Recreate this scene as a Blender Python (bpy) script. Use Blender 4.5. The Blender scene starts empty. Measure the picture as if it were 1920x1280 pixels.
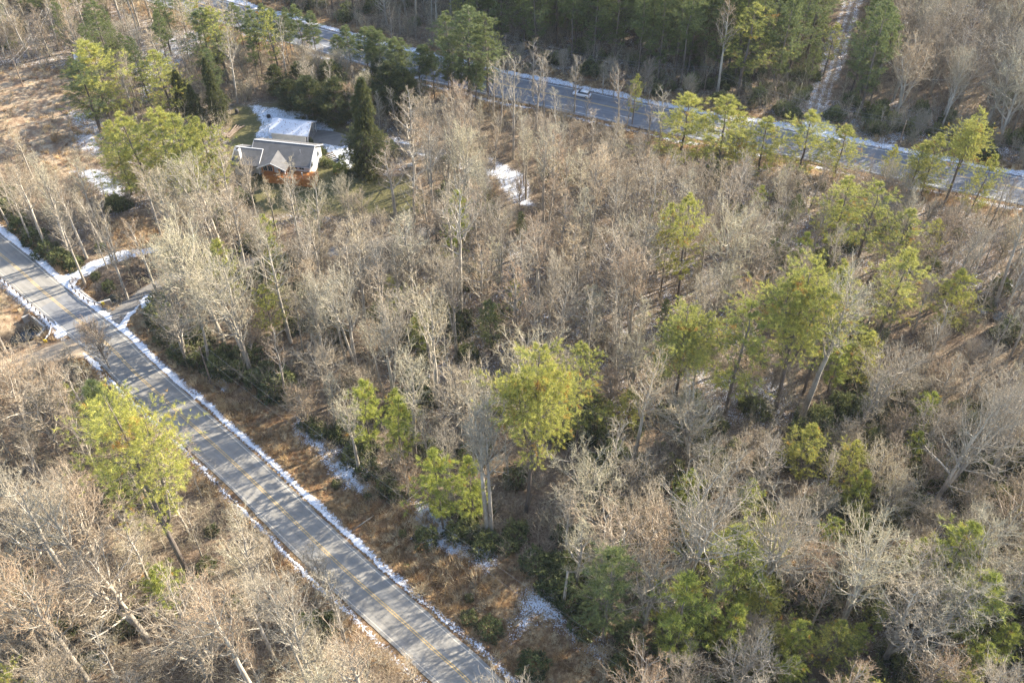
import bpy, bmesh, math, random
import numpy as np
from mathutils import Vector, Matrix
from math import radians, sin, cos, pi
SC = bpy.context.scene
C = SC.collection
# ------------------------------------------------------------------ camera, sky, sun, exposure
CAM_H, FPX = 125.0, 1800.0                      # metres above the road, focal length in photo pixels
cam = bpy.data.cameras.new('camera'); cam.sensor_width = 36.0; cam.lens = FPX/1920*36
cam.clip_start = 1.0; cam.clip_end = 6000.0
cam_o = bpy.data.objects.new('camera', cam); C.objects.link(cam_o)
cam_o.location = (0, 0, CAM_H); cam_o.rotation_euler = (radians(45), 0, 0)
SC.camera = cam_o
SUN_AZ, SUN_EL = 30.0, 29.0                     # azimuth from +X towards +Y
world = bpy.data.worlds.new('World'); SC.world = world; world.use_nodes = True
wn = world.node_tree.nodes; wl = world.node_tree.links
sky = wn.new('ShaderNodeTexSky'); sky.sky_type = 'NISHITA'; sky.sun_disc = False
sky.sun_elevation = radians(SUN_EL); sky.sun_rotation = radians(90-SUN_AZ)
sky.altitude = 700; sky.air_density = 1.0; sky.dust_density = 1.5
wn['Background'].inputs[1].default_value = 0.15
wl.new(sky.outputs[0], wn['Background'].inputs[0])
sun = bpy.data.lights.new('sun', 'SUN'); sun.energy = 5.0; sun.angle = radians(0.5); sun.color = (1.0, 0.905, 0.75)
sun_o = bpy.data.objects.new('sun', sun); C.objects.link(sun_o)
sd = Vector((cos(radians(SUN_EL))*cos(radians(SUN_AZ)), cos(radians(SUN_EL))*sin(radians(SUN_AZ)), sin(radians(SUN_EL))))
sun_o.rotation_euler = sd.to_track_quat('Z', 'Y').to_euler(); sun_o.location = (200, 150, 200)
SC.view_settings.view_transform = 'Standard'; SC.view_settings.look = 'None'
SC.view_settings.exposure = 1.76; SC.view_settings.gamma = 1.0; SC.view_settings.use_curve_mapping = False
SC.cycles.max_bounces = 6; SC.cycles.diffuse_bounces = 3; SC.cycles.transmission_bounces = 4
SC.cycles.transparent_max_bounces = 8; SC.cycles.volume_bounces = 0
SC.cycles.use_denoising = True; SC.cycles.denoiser = 'OPENIMAGEDENOISE'; SC.cycles.denoising_input_passes = 'RGB_ALBEDO_NORMAL'; SC.cycles.denoising_prefilter = 'NONE'
SC.cycles.pixel_filter_type = 'BLACKMAN_HARRIS'

# ------------------------------------------------------------------ measured points -> places
S2 = math.sqrt(0.5)
def W(px, py, z=0.0):
    """point at height z seen at a photo pixel (survey of the photograph, used to read positions)"""
    dx, dy = px-960.0, py-640.0
    k = (CAM_H-z)/((FPX+dy)*S2)
    return (dx*k, (FPX-dy)*S2*k)
def proj(x, y, z):
    d = (y+(CAM_H-z))*S2; u = (y-(CAM_H-z))*S2
    return 960+FPX*x/d, 640-FPX*u/d
def height_of(base, ytop):
    x, y = W(*base)
    lo, hi = 0.5, 60.0
    for _ in range(30):
        m = (lo+hi)/2
        if proj(x, y, m)[1] > ytop: lo = m
        else: hi = m
    return lo
def WP(pts, z=0.0): return np.array([W(a, b, z) for a, b in pts])
def smooth_line(P, n=8):
    P = np.asarray(P, float); out = []
    E = np.vstack([2*P[0]-P[1], P, 2*P[-1]-P[-2]])
    for i in range(1, len(E)-2):
        p0, p1, p2, p3 = E[i-1], E[i], E[i+1], E[i+2]
        for t in np.linspace(0, 1, n, endpoint=False):
            out.append(0.5*((2*p1)+(-p0+p2)*t+(2*p0-5*p1+4*p2-p3)*t*t+(-p0+3*p1-3*p2+p3)*t**3))
    out.append(P[-1]); return np.array(out)
def dist_line(X, Y, P):
    d = np.full(np.shape(X), 1e9)
    for a, b in zip(P[:-1], P[1:]):
        ab = b-a; L = (ab**2).sum()+1e-9
        t = np.clip(((X-a[0])*ab[0]+(Y-a[1])*ab[1])/L, 0, 1)
        d = np.minimum(d, np.hypot(X-a[0]-t*ab[0], Y-a[1]-t*ab[1]))
    return d
def sdist_line(X, Y, P):
    """unsigned distance and side (+ = left of travel)"""
    d = np.full(np.shape(X), 1e9); s = np.zeros(np.shape(X))
    for a, b in zip(P[:-1], P[1:]):
        ab = b-a; L = (ab**2).sum()+1e-9
        t = np.clip(((X-a[0])*ab[0]+(Y-a[1])*ab[1])/L, 0, 1)
        q = np.hypot(X-a[0]-t*ab[0], Y-a[1]-t*ab[1])
        c = ab[0]*(Y-a[1])-ab[1]*(X-a[0])
        m = q < d; d = np.where(m, q, d); s = np.where(m, np.sign(c), s)
    return d, s
def poly_sd(X, Y, P):
    """signed distance to polygon, negative inside"""
    X = np.asarray(X, float); Y = np.asarray(Y, float)
    d = dist_line(X, Y, np.vstack([P, P[:1]])); ins = np.zeros(X.shape, bool)
    n = len(P); j = n-1
    for i in range(n):
        xi, yi = P[i]; xj, yj = P[j]
        c = ((yi > Y) != (yj > Y)) & (X < (xj-xi)*(Y-yi)/((yj-yi)+1e-12)+xi)
        ins ^= c; j = i
    return np.where(ins, -d, d)
def sstep(a, b, x): t = np.clip((x-a)/(b-a), 0, 1); return t*t*(3-2*t)

# lines of the place
ROAD = smooth_line(np.vstack([[-150, 189], WP([(0,476),(74,540),(145,599),(208,652),(255,700),(345,782),(453,881),(560,985),(660,1080),(747,1157),(820,1223),(868,1266)]), [0.0, 53.5], [9.0, 45.6], [25, 31]]))
def mid(a, b): return ((a[0]+b[0])/2, (a[1]+b[1])/2)
_up = WP([(582,50),(675,78),(775,100),(885,126),(960,145),(1060,160),(1140,180),(1265,207),(1410,232),(1609,272),(1762,298),(1868,322),(1920,333)])
_lo = WP([(565,84),(655,108),(760,145),(868,165),(960,186),(1060,210),(1135,225),(1255,250),(1395,275),(1609,318),(1752,353),(1846,369),(1920,384)])
_c = (_up+_lo)/2
HWY = smooth_line(np.vstack([_c[0]+(_c[0]-_c[2])*1.6, _c[0], _c[1:], _c[-1]+(_c[-1]-_c[-3])*1.8]))
DRIVE = smooth_line(WP([(176,606),(215,590),(250,567),(300,532),(380,505),(480,490),(600,475),(690,460),(790,435),(870,405),(905,372),(905,335),(880,303),(830,287),(760,277),(690,268),(620,262),(575,255)]))
SIDE = smooth_line(WP([(175,640),(110,660),(50,680),(-60,708),(-200,760)]))
TRACK = smooth_line(WP([(1547,272),(1532,225),(1540,180),(1560,120),(1575,70),(1598,0),(1615,-50),(1650,-130)]))
PATH = smooth_line(WP([(128,520),(165,506),(205,490),(250,478),(290,470)]))
CREEK = smooth_line(WP([(300,498),(262,515),(225,535),(190,552),(160,565),(120,580),(75,598),(45,612),(0,630),(-70,655)]))
VERGE = WP([(225,600),(300,665),(400,770),(560,930),(760,1110),(960,1290),(1280,1320),(1210,1240),(1130,1190),(1060,1120),(930,1035),(850,990),(790,960),(700,905),(640,870),(560,790),(480,740),(400,700),(320,670),(285,600),(262,575)])
YARD = WP([(438,200),(520,190),(640,235),(720,270),(700,300),(660,330),(760,330),(800,400),(640,402),(500,398),(470,372),(445,330),(430,260)])
CLEAR = WP([(-60,120),(120,128),(180,150),(185,230),(185,262),(200,300),(130,330),(60,300),(-60,330)])
CLEAR2 = WP([(195,420),(270,400),(300,440),(270,480),(205,490)])
CREEKR = smooth_line(WP([(2040,615),(1960,600),(1900,592),(1862,580),(1840,566)]))
rn = np.random.RandomState(7)
_k = rn.uniform(-1, 1, (14, 2)); _ph = rn.uniform(0, 6.28, 14)
def bumps(X, Y):
    z = 0
    for i in range(14):
        f = 0.05*1.28**i; a = 0.16/(1+0.35*i)
        z = z+a*np.sin(f*(_k[i,0]*X+_k[i,1]*Y)*2.2+_ph[i])
    return z
def ground_z(X, Y):
    X = np.asarray(X, float); Y = np.asarray(Y, float)
    dr, sr = sdist_line(X, Y, ROAD); dh = dist_line(X, Y, HWY); dd = dist_line(X, Y, DRIVE)
    ds = dist_line(X, Y, SIDE); dt = dist_line(X, Y, TRACK)
    keep = sstep(4.2, 12, dr)*sstep(6.5, 14, dh)*sstep(2.2, 6, dd)*sstep(2.6, 6, ds)*sstep(3.2, 7, dt)
    z = (bumps(X, Y)*1.6)*keep
    fill = poly_sd(X, Y, YARD); z = z*sstep(-1, 5, fill)
    z = z-0.45*sstep(4.6, 7, dr)*sstep(11, 8, dr)*sstep(2.5, 5, dd)*sstep(3, 5, ds)    # ditches
    dc = dist_line(X, Y, CREEK)
    cut = sstep(4.6, 1.2, dc)*sstep(5.0, 5.35, dr)*sstep(1.9, 2.9, dd)*sstep(2.2, 3.2, ds)
    z = z-2.3*cut
    dc2 = dist_line(X, Y, CREEKR); z = z-1.2*sstep(5.5, 1.0, dc2)
    return z-0.07
def gz(x, y): return float(ground_z(np.array([x]), np.array([y]))[0])

# ------------------------------------------------------------------ helpers: meshes, objects, materials
def mesh_np(name, V, faces, mat=None, smooth=False, attrs=None):
    """faces: list of int arrays (n,k)"""
    V = np.asarray(V, np.float32); me = bpy.data.meshes.new(name)
    faces = [f for f in faces if len(f)]
    nl = sum(f.size for f in faces); npoly = sum(len(f) for f in faces)
    me.vertices.add(len(V)); me.vertices.foreach_set('co', V.ravel())
    me.loops.add(nl); me.polygons.add(npoly)
    me.loops.foreach_set('vertex_index', np.concatenate([f.ravel() for f in faces]).astype(np.int32))
    tot = np.concatenate([np.full(len(f), f.shape[1]) for f in faces])
    st = np.concatenate([[0], np.cumsum(tot)[:-1]])
    me.polygons.foreach_set('loop_start', st.astype(np.int32))
    me.update(calc_edges=True)
    if smooth: me.polygons.foreach_set('use_smooth', np.ones(npoly, bool))
    for k, a in (attrs or {}).items():
        a = np.asarray(a, np.float32)
        if a.ndim == 1: at = me.attributes.new(k, 'FLOAT', 'POINT'); at.data.foreach_set('value', a)
        else: at = me.attributes.new(k, 'FLOAT_COLOR', 'POINT'); at.data.foreach_set('color', a.ravel())
    if mat: me.materials.append(mat)
    return me
def link(name, me, parent=None, loc=None, **pr):
    o = bpy.data.objects.new(name, me); C.objects.link(o)
    if parent: o.parent = parent
    if loc is not None: o.location = loc
    for k, v in pr.items():
        if v is not None: o[k] = v
    return o
def thing(name, loc, label, cat, group=None, rz=0):
    o = bpy.data.objects.new(name, None); C.objects.link(o); o.location = loc; o.rotation_euler = (0, 0, rz)
    o['label'] = label; o['category'] = cat
    if group: o['group'] = group
    return o
class MB:
    def __init__(s): s.v = []; s.f = []
    def poly(s, pts):
        n = len(s.v); s.v += [tuple(p) for p in pts]; s.f.append(tuple(range(n, n+len(pts)))); return s
    def box(s, x0, x1, y0, y1, z0, z1):
        n = len(s.v)
        s.v += [(x0,y0,z0),(x1,y0,z0),(x1,y1,z0),(x0,y1,z0),(x0,y0,z1),(x1,y0,z1),(x1,y1,z1),(x0,y1,z1)]
        s.f += [tuple(n+i for i in q) for q in ((0,3,2,1),(4,5,6,7),(0,1,5,4),(1,2,6,5),(2,3,7,6),(3,0,4,7))]; return s
    def bar(s, a, b, w, h=None):
        a = Vector(a); b = Vector(b); h = h or w; d = (b-a).normalized()
        u = d.cross(Vector((0,0,1)))
        u = u.normalized() if u.length > 1e-4 else Vector((1,0,0)); v = u.cross(d).normalized()
        n = len(s.v)
        for p in (a, b):
            for su, sv in ((-1,-1),(1,-1),(1,1),(-1,1)): s.v.append(tuple(p+u*su*w/2+v*sv*h/2))
        s.f += [tuple(n+i for i in q) for q in ((0,1,2,3),(7,6,5,4),(0,4,5,1),(1,5,6,2),(2,6,7,3),(3,7,4,0))]; return s
    def tube(s, pts, rad, k=8):
        n0 = len(s.v); pts = [Vector(p) for p in pts]
        for i, p in enumerate(pts):
            d = (pts[min(i+1, len(pts)-1)]-pts[max(i-1, 0)]).normalized()
            u = d.cross(Vector((0,0,1))); u = u.normalized() if u.length > 1e-3 else Vector((1,0,0)); v = u.cross(d)
            r = rad[i] if hasattr(rad, '__len__') else rad
            for j in range(k):
                a = 2*pi*j/k; s.v.append(tuple(p+u*cos(a)*r+v*sin(a)*r))
        for i in range(len(pts)-1):
            for j in range(k):
                a = n0+i*k+j; b = n0+i*k+(j+1) % k; s.f.append((a, b, b+k, a+k))
        s.f.append(tuple(n0+j for j in range(k))[::-1]); s.f.append(tuple(n0+(len(pts)-1)*k+j for j in range(k)))
        return s
    def prism(s, pts, th):
        """solid slab: polygon pts (3d) thickened downward by th"""
        n = len(s.v); m = len(pts)
        s.v += [tuple(p) for p in pts]+[(p[0], p[1], p[2]-th) for p in pts]
        s.f.append(tuple(range(n, n+m))); s.f.append(tuple(range(n+2*m-1, n+m-1, -1)))
        for i in range(m):
            j = (i+1) % m; s.f.append((n+i, n+m+i, n+m+j, n+j))
        return s
    def build(s, name, mat, parent=None, smooth=False, bevel=0, **pr):
        me = bpy.data.meshes.new(name); me.from_pydata(s.v, [], s.f); me.materials.append(mat)
        bm = bmesh.new(); bm.from_mesh(me); bmesh.ops.recalc_face_normals(bm, faces=bm.faces)
        if bevel: bmesh.ops.bevel(bm, geom=bm.edges[:], offset=bevel, segments=1, affect='EDGES')
        bm.to_mesh(me); bm.free()
        if smooth: me.polygons.foreach_set('use_smooth', [True]*len(me.polygons))
        return link(name, me, parent, **pr)

class NT:
    def __init__(s, name):
        s.m = bpy.data.materials.new(name); s.m.use_nodes = True; s.t = s.m.node_tree
        s.n = s.t.nodes; s.b = s.n['Principled BSDF']; s.out = s.n['Material Output']
    def l(s, a, b): s.t.links.new(a, b)
    def noise(s, scale, detail=4, rough=0.6, coord='pos', stretch=None, dist=0):
        t = s.n.new('ShaderNodeTexNoise'); t.inputs['Scale'].default_value = scale
        t.inputs['Detail'].default_value = detail; t.inputs['Roughness'].default_value = rough; t.inputs['Distortion'].default_value = dist
        if coord == 'pos': c = s.n.new('ShaderNodeNewGeometry').outputs['Position']
        else: c = s.n.new('ShaderNodeTexCoord').outputs['Object']
        if stretch:
            mp = s.n.new('ShaderNodeMapping'); mp.inputs['Rotation'].default_value = (0, 0, stretch[3] if len(stretch) > 3 else 0)
            mp2 = s.n.new('ShaderNodeMapping'); mp2.inputs['Scale'].default_value = stretch[:3]
            s.l(c, mp.inputs[0]); s.l(mp.outputs[0], mp2.inputs[0]); c = mp2.outputs[0]
        s.l(c, t.inputs['Vector']); return t.outputs['Fac']
    def ramp(s, f, stops):
        r = s.n.new('ShaderNodeValToRGB'); e = r.color_ramp.elements
        while len(e) < len(stops): e.new(0.5)
        for q, (p, c) in zip(e, stops):
            q.position = p; q.color = (c[0], c[1], c[2], 1) if hasattr(c, '__len__') else (c, c, c, 1)
        s.l(f, r.inputs[0]); return r.outputs[0]
    def mix(s, f, a, b, mode='MIX'):
        m = s.n.new('ShaderNodeMix'); m.data_type = 'RGBA'; m.blend_type = mode
        for sock, v in ((m.inputs[0], f), (m.inputs[6], a), (m.inputs[7], b)):
            if hasattr(v, 'is_linked') or hasattr(v, 'links'): s.l(v, sock)
            elif hasattr(v, '__len__'): sock.default_value = (*v[:3], 1)
            else: sock.default_value = v
        return m.outputs[2]
    def math(s, op, a, b=0.0, clamp=False):
        m = s.n.new('ShaderNodeMath'); m.operation = op; m.use_clamp = clamp
        for i, v in enumerate((a, b)):
            if hasattr(v, 'links'): s.l(v, m.inputs[i])
            else: m.inputs[i].default_value = v
        return m.outputs[0]
    def attr(s, name, out='Fac'):
        a = s.n.new('ShaderNodeAttribute'); a.attribute_name = name; return a.outputs[out]
    def sep(s, c):
        q = s.n.new('ShaderNodeSeparateColor'); s.l(c, q.inputs[0]); return q.outputs
    def rand(s): return s.n.new('ShaderNodeObjectInfo').outputs['Random']
    def bump(s, h, strength=0.5, dist=0.1):
        b = s.n.new('ShaderNodeBump'); b.inputs['Strength'].default_value = strength; b.inputs['Distance'].default_value = dist
        s.l(h, b.inputs['Height']); s.l(b.outputs[0], s.b.inputs['Normal'])
    def done(s, col, rough=0.9, metal=0, spec=0.2):
        if hasattr(col, 'links'): s.l(col, s.b.inputs['Base Color'])
        else: s.b.inputs['Base Color'].default_value = (*col, 1)
        s.b.inputs['Roughness'].default_value = rough; s.b.inputs['Metallic'].default_value = metal
        s.b.inputs['Specular IOR Level'].default_value = spec
        return s.m
def plain(name, col, rough=0.8, metal=0, var=0.25, scale=3.0, spec=0.3):
    t = NT(name); f = t.noise(scale, 4, 0.6, 'obj')
    a = tuple(c*(1-var) for c in col); b = tuple(min(1, c*(1+var)) for c in col)
    return t.done(t.ramp(f, [(0.3, a), (0.7, b)]), rough, metal, spec)
M = {}
# ground
def ground_mat():
    t = NT('forest_floor')
    m = t.sep(t.attr('mask', 'Color')); sn, gr, lw, tan = m[0], m[1], m[2], t.attr('tan')
    f1 = t.noise(0.10, 5, 0.6); f2 = t.noise(1.3, 5, 0.7); f3 = t.noise(2.6, 5, 0.8); f4 = t.noise(0.35, 5, 0.6)
    lit = t.ramp(f3, [(0.30, (0.050,0.036,0.024)), (0.46, (0.17,0.128,0.085)), (0.58, (0.30,0.235,0.16)), (0.72, (0.48,0.40,0.29))])
    lit = t.mix(t.ramp(f1, [(0.45, 0.0), (0.66, 0.35)]), lit, (0.23, 0.13, 0.075), 'MIX')
    lit = t.mix(t.ramp(f4, [(0.42, 0.55), (0.6, 0.0)]), lit, (0.07, 0.05, 0.038), 'MIX')
    gcol = t.ramp(f2, [(0.30, (0.085,0.043,0.020)), (0.46, (0.25,0.155,0.075)), (0.58, (0.47,0.32,0.165)), (0.74, (0.64,0.49,0.29))])
    gcol = t.mix(t.ramp(t.noise(0.22, 4, 0.6), [(0.40, 0.65), (0.54, 0.0)]), gcol, (0.15, 0.08, 0.045))
    gcol = t.mix(t.ramp(t.noise(9.0, 3, 0.7), [(0.35, 0.55), (0.6, 0.0)]), gcol, (0.06, 0.035, 0.018))
    lcol = t.ramp(f2, [(0.3, (0.075,0.075,0.030)), (0.7, (0.155,0.135,0.062))])
    tcol = t.ramp(f2, [(0.3, (0.20,0.145,0.09)), (0.5, (0.36,0.27,0.175)), (0.7, (0.52,0.42,0.29))])
    tcol = t.mix(t.ramp(f4, [(0.42, 0.7), (0.56, 0.0)]), tcol, (0.17, 0.10, 0.06))
    c = t.mix(gr, lit, gcol); c = t.mix(lw, c, lcol); c = t.mix(tan, c, tcol)
    c = t.mix(t.attr('wet'), c, (0.045, 0.035, 0.028))
    # snow: fraction -> threshold on fine noise
    n = t.math('ADD', t.math('MULTIPLY', t.noise(4.5, 3, 0.8), 0.75), t.math('MULTIPLY', t.noise(0.55, 4, 0.6), 0.25))
    th = t.math('SUBTRACT', 0.72, t.math('MULTIPLY', sn, 0.46))
    k = t.math('MULTIPLY', t.math('SUBTRACT', n, th), 14.0, True)
    c = t.mix(k, c, (0.74, 0.76, 0.80))
    t.bump(f3, 0.6, 0.25)
    return t.done(c, 0.95, 0, 0.1)
M['ground'] = ground_mat()
def asphalt(name, base, ang, wear=1.0):
    t = NT(name)
    f = t.noise(0.5, 5, 0.65); g = t.noise(14, 3, 0.7); s = t.noise(0.9, 4, 0.6, 'pos', (0.03, 1.5, 1, ang))
    c = t.ramp(f, [(0.3, tuple(b*0.82 for b in base)), (0.7, tuple(b*1.15 for b in base))])
    c = t.mix(t.ramp(s, [(0.42, 0.0), (0.66, 0.5*wear)]), c, tuple(min(.6, b*1.55) for b in base))
    c = t.mix(t.ramp(g, [(0.35, 0.15), (0.6, 0.0)]), c, tuple(b*0.7 for b in base))
    cr = t.ramp(t.noise(2.2, 6, 0.75), [(0.485, 0.0), (0.5, 0.5), (0.515, 0.0)])
    c = t.mix(cr, c, tuple(b*0.6 for b in base))
    t.bump(g, 0.2, 0.02)
    return t.done(c, 0.85, 0, 0.3)
M['road'] = asphalt('old_asphalt', (0.240, 0.226, 0.200), radians(41))
M['bridge'] = asphalt('bridge_asphalt', (0.195, 0.195, 0.195), radians(41), 0.5)
M['hwy'] = asphalt('highway_asphalt', (0.165, 0.17, 0.18), radians(21))
M['drive'] = asphalt('drive_gravel', (0.19, 0.175, 0.155), radians(-20))
M['dirt'] = plain('dirt_road', (0.40, 0.31, 0.21), 0.95, 0, 0.25, 0.9)
def snow_mat(name, dirt):
    t = NT(name); f = t.noise(2.0, 5, 0.7); g = t.noise(7, 3, 0.7)
    c = t.ramp(f, [(0.35, (0.62, 0.60, 0.58)), (0.6, (0.84, 0.85, 0.87))])
    c = t.mix(t.ramp(g, [(0.30, dirt), (0.44, 0.0)]), c, (0.28, 0.21, 0.15))
    t.bump(g, 0.4, 0.05); return t.done(c, 0.7, 0, 0.3)
M['snow'] = snow_mat('snow', 0.35); M['snow2'] = snow_mat('thin_snow', 0.9)
M['yellow'] = plain('yellow_road_paint', (0.56, 0.38, 0.15), 0.7, 0, 0.3, 4)
M['white_line'] = plain('worn_white_paint', (0.52, 0.48, 0.40), 0.7, 0, 0.3, 4)
M['hwhite'] = plain('highway_white_paint', (0.62, 0.63, 0.62), 0.7, 0, 0.2, 4)
M['water'] = plain('creek_water', (0.02, 0.022, 0.02), 0.12, 0, 0.2, 2, 0.5)
M['concrete'] = plain('concrete', (0.36, 0.34, 0.31), 0.9, 0, 0.2, 2)
M['steel'] = plain('galvanised_steel', (0.42, 0.43, 0.45), 0.45, 0.6, 0.15, 5)
M['yel'] = plain('yellow_marker', (0.75, 0.52, 0.04), 0.5, 0, 0.1)
M['pole'] = plain('pole_wood', (0.20, 0.15, 0.11), 0.9, 0, 0.3, 5)
M['wire'] = plain('wire', (0.30, 0.29, 0.28), 0.5, 0.3, 0.1)
def bark_mat(name, dark, light):
    t = NT(name); f = t.noise(1.2, 5, 0.7, 'obj', (1, 1, 0.25)); r = t.rand()
    c = t.ramp(f, [(0.35, dark), (0.62, light)])
    c = t.mix(t.ramp(r, [(0.0, 0.45), (0.5, 0.0)]), c, tuple(d*0.7 for d in dark))
    t.bump(f, 0.5, 0.05)
    return t.done(c, 0.9, 0, 0.1)
M['bark'] = bark_mat('grey_bark', (0.20,0.17,0.135), (0.54,0.48,0.39))
M['pbark'] = bark_mat('pine_bark', (0.09,0.07,0.055), (0.21,0.175,0.145))
def twig_mat():
    t = NT('twigs'); tip = t.attr('tip'); r = t.rand()
    base = t.ramp(r, [(0.0, (0.33,0.275,0.20)), (0.25, (0.45,0.385,0.285)), (0.5, (0.31,0.275,0.22)), (0.75, (0.49,0.44,0.31)), (1.0, (0.37,0.30,0.22))])
    tc = t.ramp(r, [(0.0, (0.34,0.26,0.18)), (0.3, (0.42,0.35,0.24)), (0.5, (0.32,0.27,0.20)), (0.72, (0.47,0.42,0.27)), (0.9, (0.43,0.27,0.155)), (1.0, (0.39,0.295,0.195))])
    c = t.mix(tip, base, tc)
    c = t.mix(t.ramp(t.noise(0.5, 3, 0.6, 'obj'), [(0.4, 0.2), (0.6, 0.0)]), c, (0.20, 0.165, 0.125))
    return t.done(c, 0.85, 0, 0.15)
M['twig'] = twig_mat()
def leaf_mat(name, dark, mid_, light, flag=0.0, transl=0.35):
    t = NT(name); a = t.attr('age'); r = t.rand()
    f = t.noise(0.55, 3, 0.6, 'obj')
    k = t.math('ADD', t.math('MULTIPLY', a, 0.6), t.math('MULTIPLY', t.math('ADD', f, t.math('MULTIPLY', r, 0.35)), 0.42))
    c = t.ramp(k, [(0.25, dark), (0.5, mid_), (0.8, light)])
    if flag:
        q = t.ramp(t.noise(0.33, 2, 0.5, 'obj'), [(0.62, 0.0), (0.67, flag)])
        c = t.mix(q, c, (0.42, 0.20, 0.045))
    t.done(c, 0.6, 0, 0.25)
    tr = t.n.new('ShaderNodeBsdfTranslucent'); t.l(c, tr.inputs[0])
    mx = t.n.new('ShaderNodeMixShader'); mx.inputs[0].default_value = transl
    t.l(t.b.outputs[0], mx.inputs[1]); t.l(tr.outputs[0], mx.inputs[2]); t.l(mx.outputs[0], t.out.inputs[0])
    return t.m
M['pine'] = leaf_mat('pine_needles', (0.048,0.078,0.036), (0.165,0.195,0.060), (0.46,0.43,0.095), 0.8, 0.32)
M['pine_dark'] = leaf_mat('shaded_pine_needles', (0.035,0.062,0.032), (0.085,0.12,0.048), (0.19,0.21,0.07), 0.0, 0.35)  # darker copy of the pine needles, with shade put into the colour
M['hemlock'] = leaf_mat('hemlock_needles', (0.018,0.036,0.022), (0.040,0.065,0.030), (0.12,0.12,0.035), 0.0, 0.3)
M['rhodo'] = leaf_mat('broad_evergreen_leaves', (0.030,0.045,0.020), (0.085,0.105,0.040), (0.24,0.25,0.09), 0.0, 0.2)
M['lime'] = leaf_mat('young_pine_needles', (0.065,0.10,0.036), (0.18,0.225,0.055), (0.42,0.43,0.09), 0.9, 0.32)
def grass_mat():
    t = NT('dry_grass'); r = t.rand()
    return t.done(t.ramp(r, [(0.0,(0.20,0.12,0.06)),(0.3,(0.40,0.265,0.135)),(0.6,(0.56,0.40,0.21)),(0.85,(0.70,0.57,0.36)),(1,(0.27,0.155,0.08))]), 0.9, 0, 0.1)
M['grass'] = grass_mat()
def brush_mat():
    t = NT('brush_twigs'); r = t.rand()
    return t.done(t.ramp(r, [(0.0,(0.19,0.16,0.115)),(0.3,(0.32,0.275,0.19)),(0.55,(0.40,0.35,0.24)),(0.8,(0.29,0.22,0.145)),(1,(0.45,0.40,0.28))]), 0.9, 0, 0.1)
M['brush'] = brush_mat()

# ------------------------------------------------------------------ the setting
def axis(lo, hi, step, far, far0):
    a = list(np.arange(lo, hi+step/2, step)); s = step; x = lo; L = []
    while x > far0: s *= 1.5; x -= s; L.append(x)
    s = step; x = hi; R_ = []
    while x < far: s *= 1.5; x += s; R_.append(x)
    return np.array(L[::-1]+a+R_)
gx = axis(-165, 165, 0.62, 2500, -2500); gy = axis(30, 285, 0.62, 3000, -1500)
GX, GY = np.meshgrid(gx, gy); X = GX.ravel(); Y = GY.ravel()
Z = ground_z(X, Y)
dr, sr = sdist_line(X, Y, ROAD); dh, sh = sdist_line(X, Y, HWY); dd = dist_line(X, Y, DRIVE); dt = dist_line(X, Y, TRACK)
nz = bumps(X*3, Y*3)*3
vg = poly_sd(X, Y, VERGE); yd = poly_sd(X, Y, YARD); cl = poly_sd(X, Y, CLEAR); cl2 = poly_sd(X, Y, CLEAR2)
grass = np.clip(sstep(1.5, -2.0, vg+nz), 0, 1)
grass = np.maximum(grass, 0.9*sstep(8.0, 5.0, dr+nz))
grass = np.maximum(grass, 0.8*sstep(13, 8, dh+nz)); grass = np.maximum(grass, 0.9*sstep(2, -2, cl2))
lawn = sstep(1.5, -1.5, yd+nz)
tan = sstep(2, -2, cl+nz*2)
tan = np.maximum(tan, 0.8*sstep(3.5, -1, poly_sd(X, Y, WP([(-60,500),(60,560),(60,600),(110,640),(60,670),(-60,660)]))))
wet = np.maximum(sstep(3.0, 1.5, dist_line(X, Y, CREEK)), sstep(2.5, 0.8, dist_line(X, Y, CREEKR)))*0.85*sstep(4.8, 6, dr)
snow = np.clip(0.28+0.5*np.sin(X*0.045+1)*np.sin(Y*0.06), 0.05, 0.38); snow = np.where(sr < 0, snow*0.45, snow)
def S(poly, amt, soft=3.0):
    global snow
    d = poly_sd(X, Y, WP(poly)); k = sstep(soft, -soft, d+nz); snow = np.maximum(snow*(1-k)+amt*k, 0)
S([(1380,380),(1500,330),(1960,420),(1960,600),(1780,560),(1560,520),(1400,470)], 0.37, 6)
S([(1100,300),(1300,300),(1400,380),(1250,480),(1120,440)], 0.37, 6)
S([(1320,700),(1460,680),(1480,800),(1330,780)], 0.5, 5)
S([(470,40),(330,60),(250,120),(270,190),(350,120)], 0.5, 4)
snow = snow*(1-grass*0.9)*(1-lawn*0.75)*(1-tan*0.7)
S([(462,195),(510,196),(560,205),(640,245),(600,260),(520,262),(478,256),(488,230),(470,212)], 0.66, 1.0)
S([(600,255),(650,262),(668,300),(660,320),(615,300),(600,275)], 0.62, 1.0)
S([(740,262),(830,283),(900,305),(930,325),(905,335),(830,303),(745,282)], 0.64, 1.2)
S([(738,258),(800,270),(830,292),(790,292),(745,278)], 0.7, 1.2)
S([(900,295),(925,290),(960,312),(990,345),(1003,395),(972,392),(940,355),(925,318)], 0.70, 2.2)
S([(128,318),(180,315),(205,335),(240,345),(225,372),(195,365),(165,330)], 0.72, 1.4)
S([(110,205),(190,190),(200,240),(195,300),(130,270)], 0.52, 3)
S([(560,790),(640,860),(700,905),(720,935),(660,915),(590,850),(560,815)], 0.80, 3)
S([(750,930),(830,940),(880,1010),(930,1050),(900,1080),(840,1040),(780,1000)], 0.80, 2.5)
S([(870,1010),(930,1040),(915,1075),(860,1040)], 0.6, 1.2)
S([(1000,1110),(1060,1130),(1140,1200),(1120,1250),(1010,1160),(960,1200),(985,1130)], 0.80, 5)
S([(380,690),(430,700),(430,735),(385,715)], 0.66, 1.4)
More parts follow.
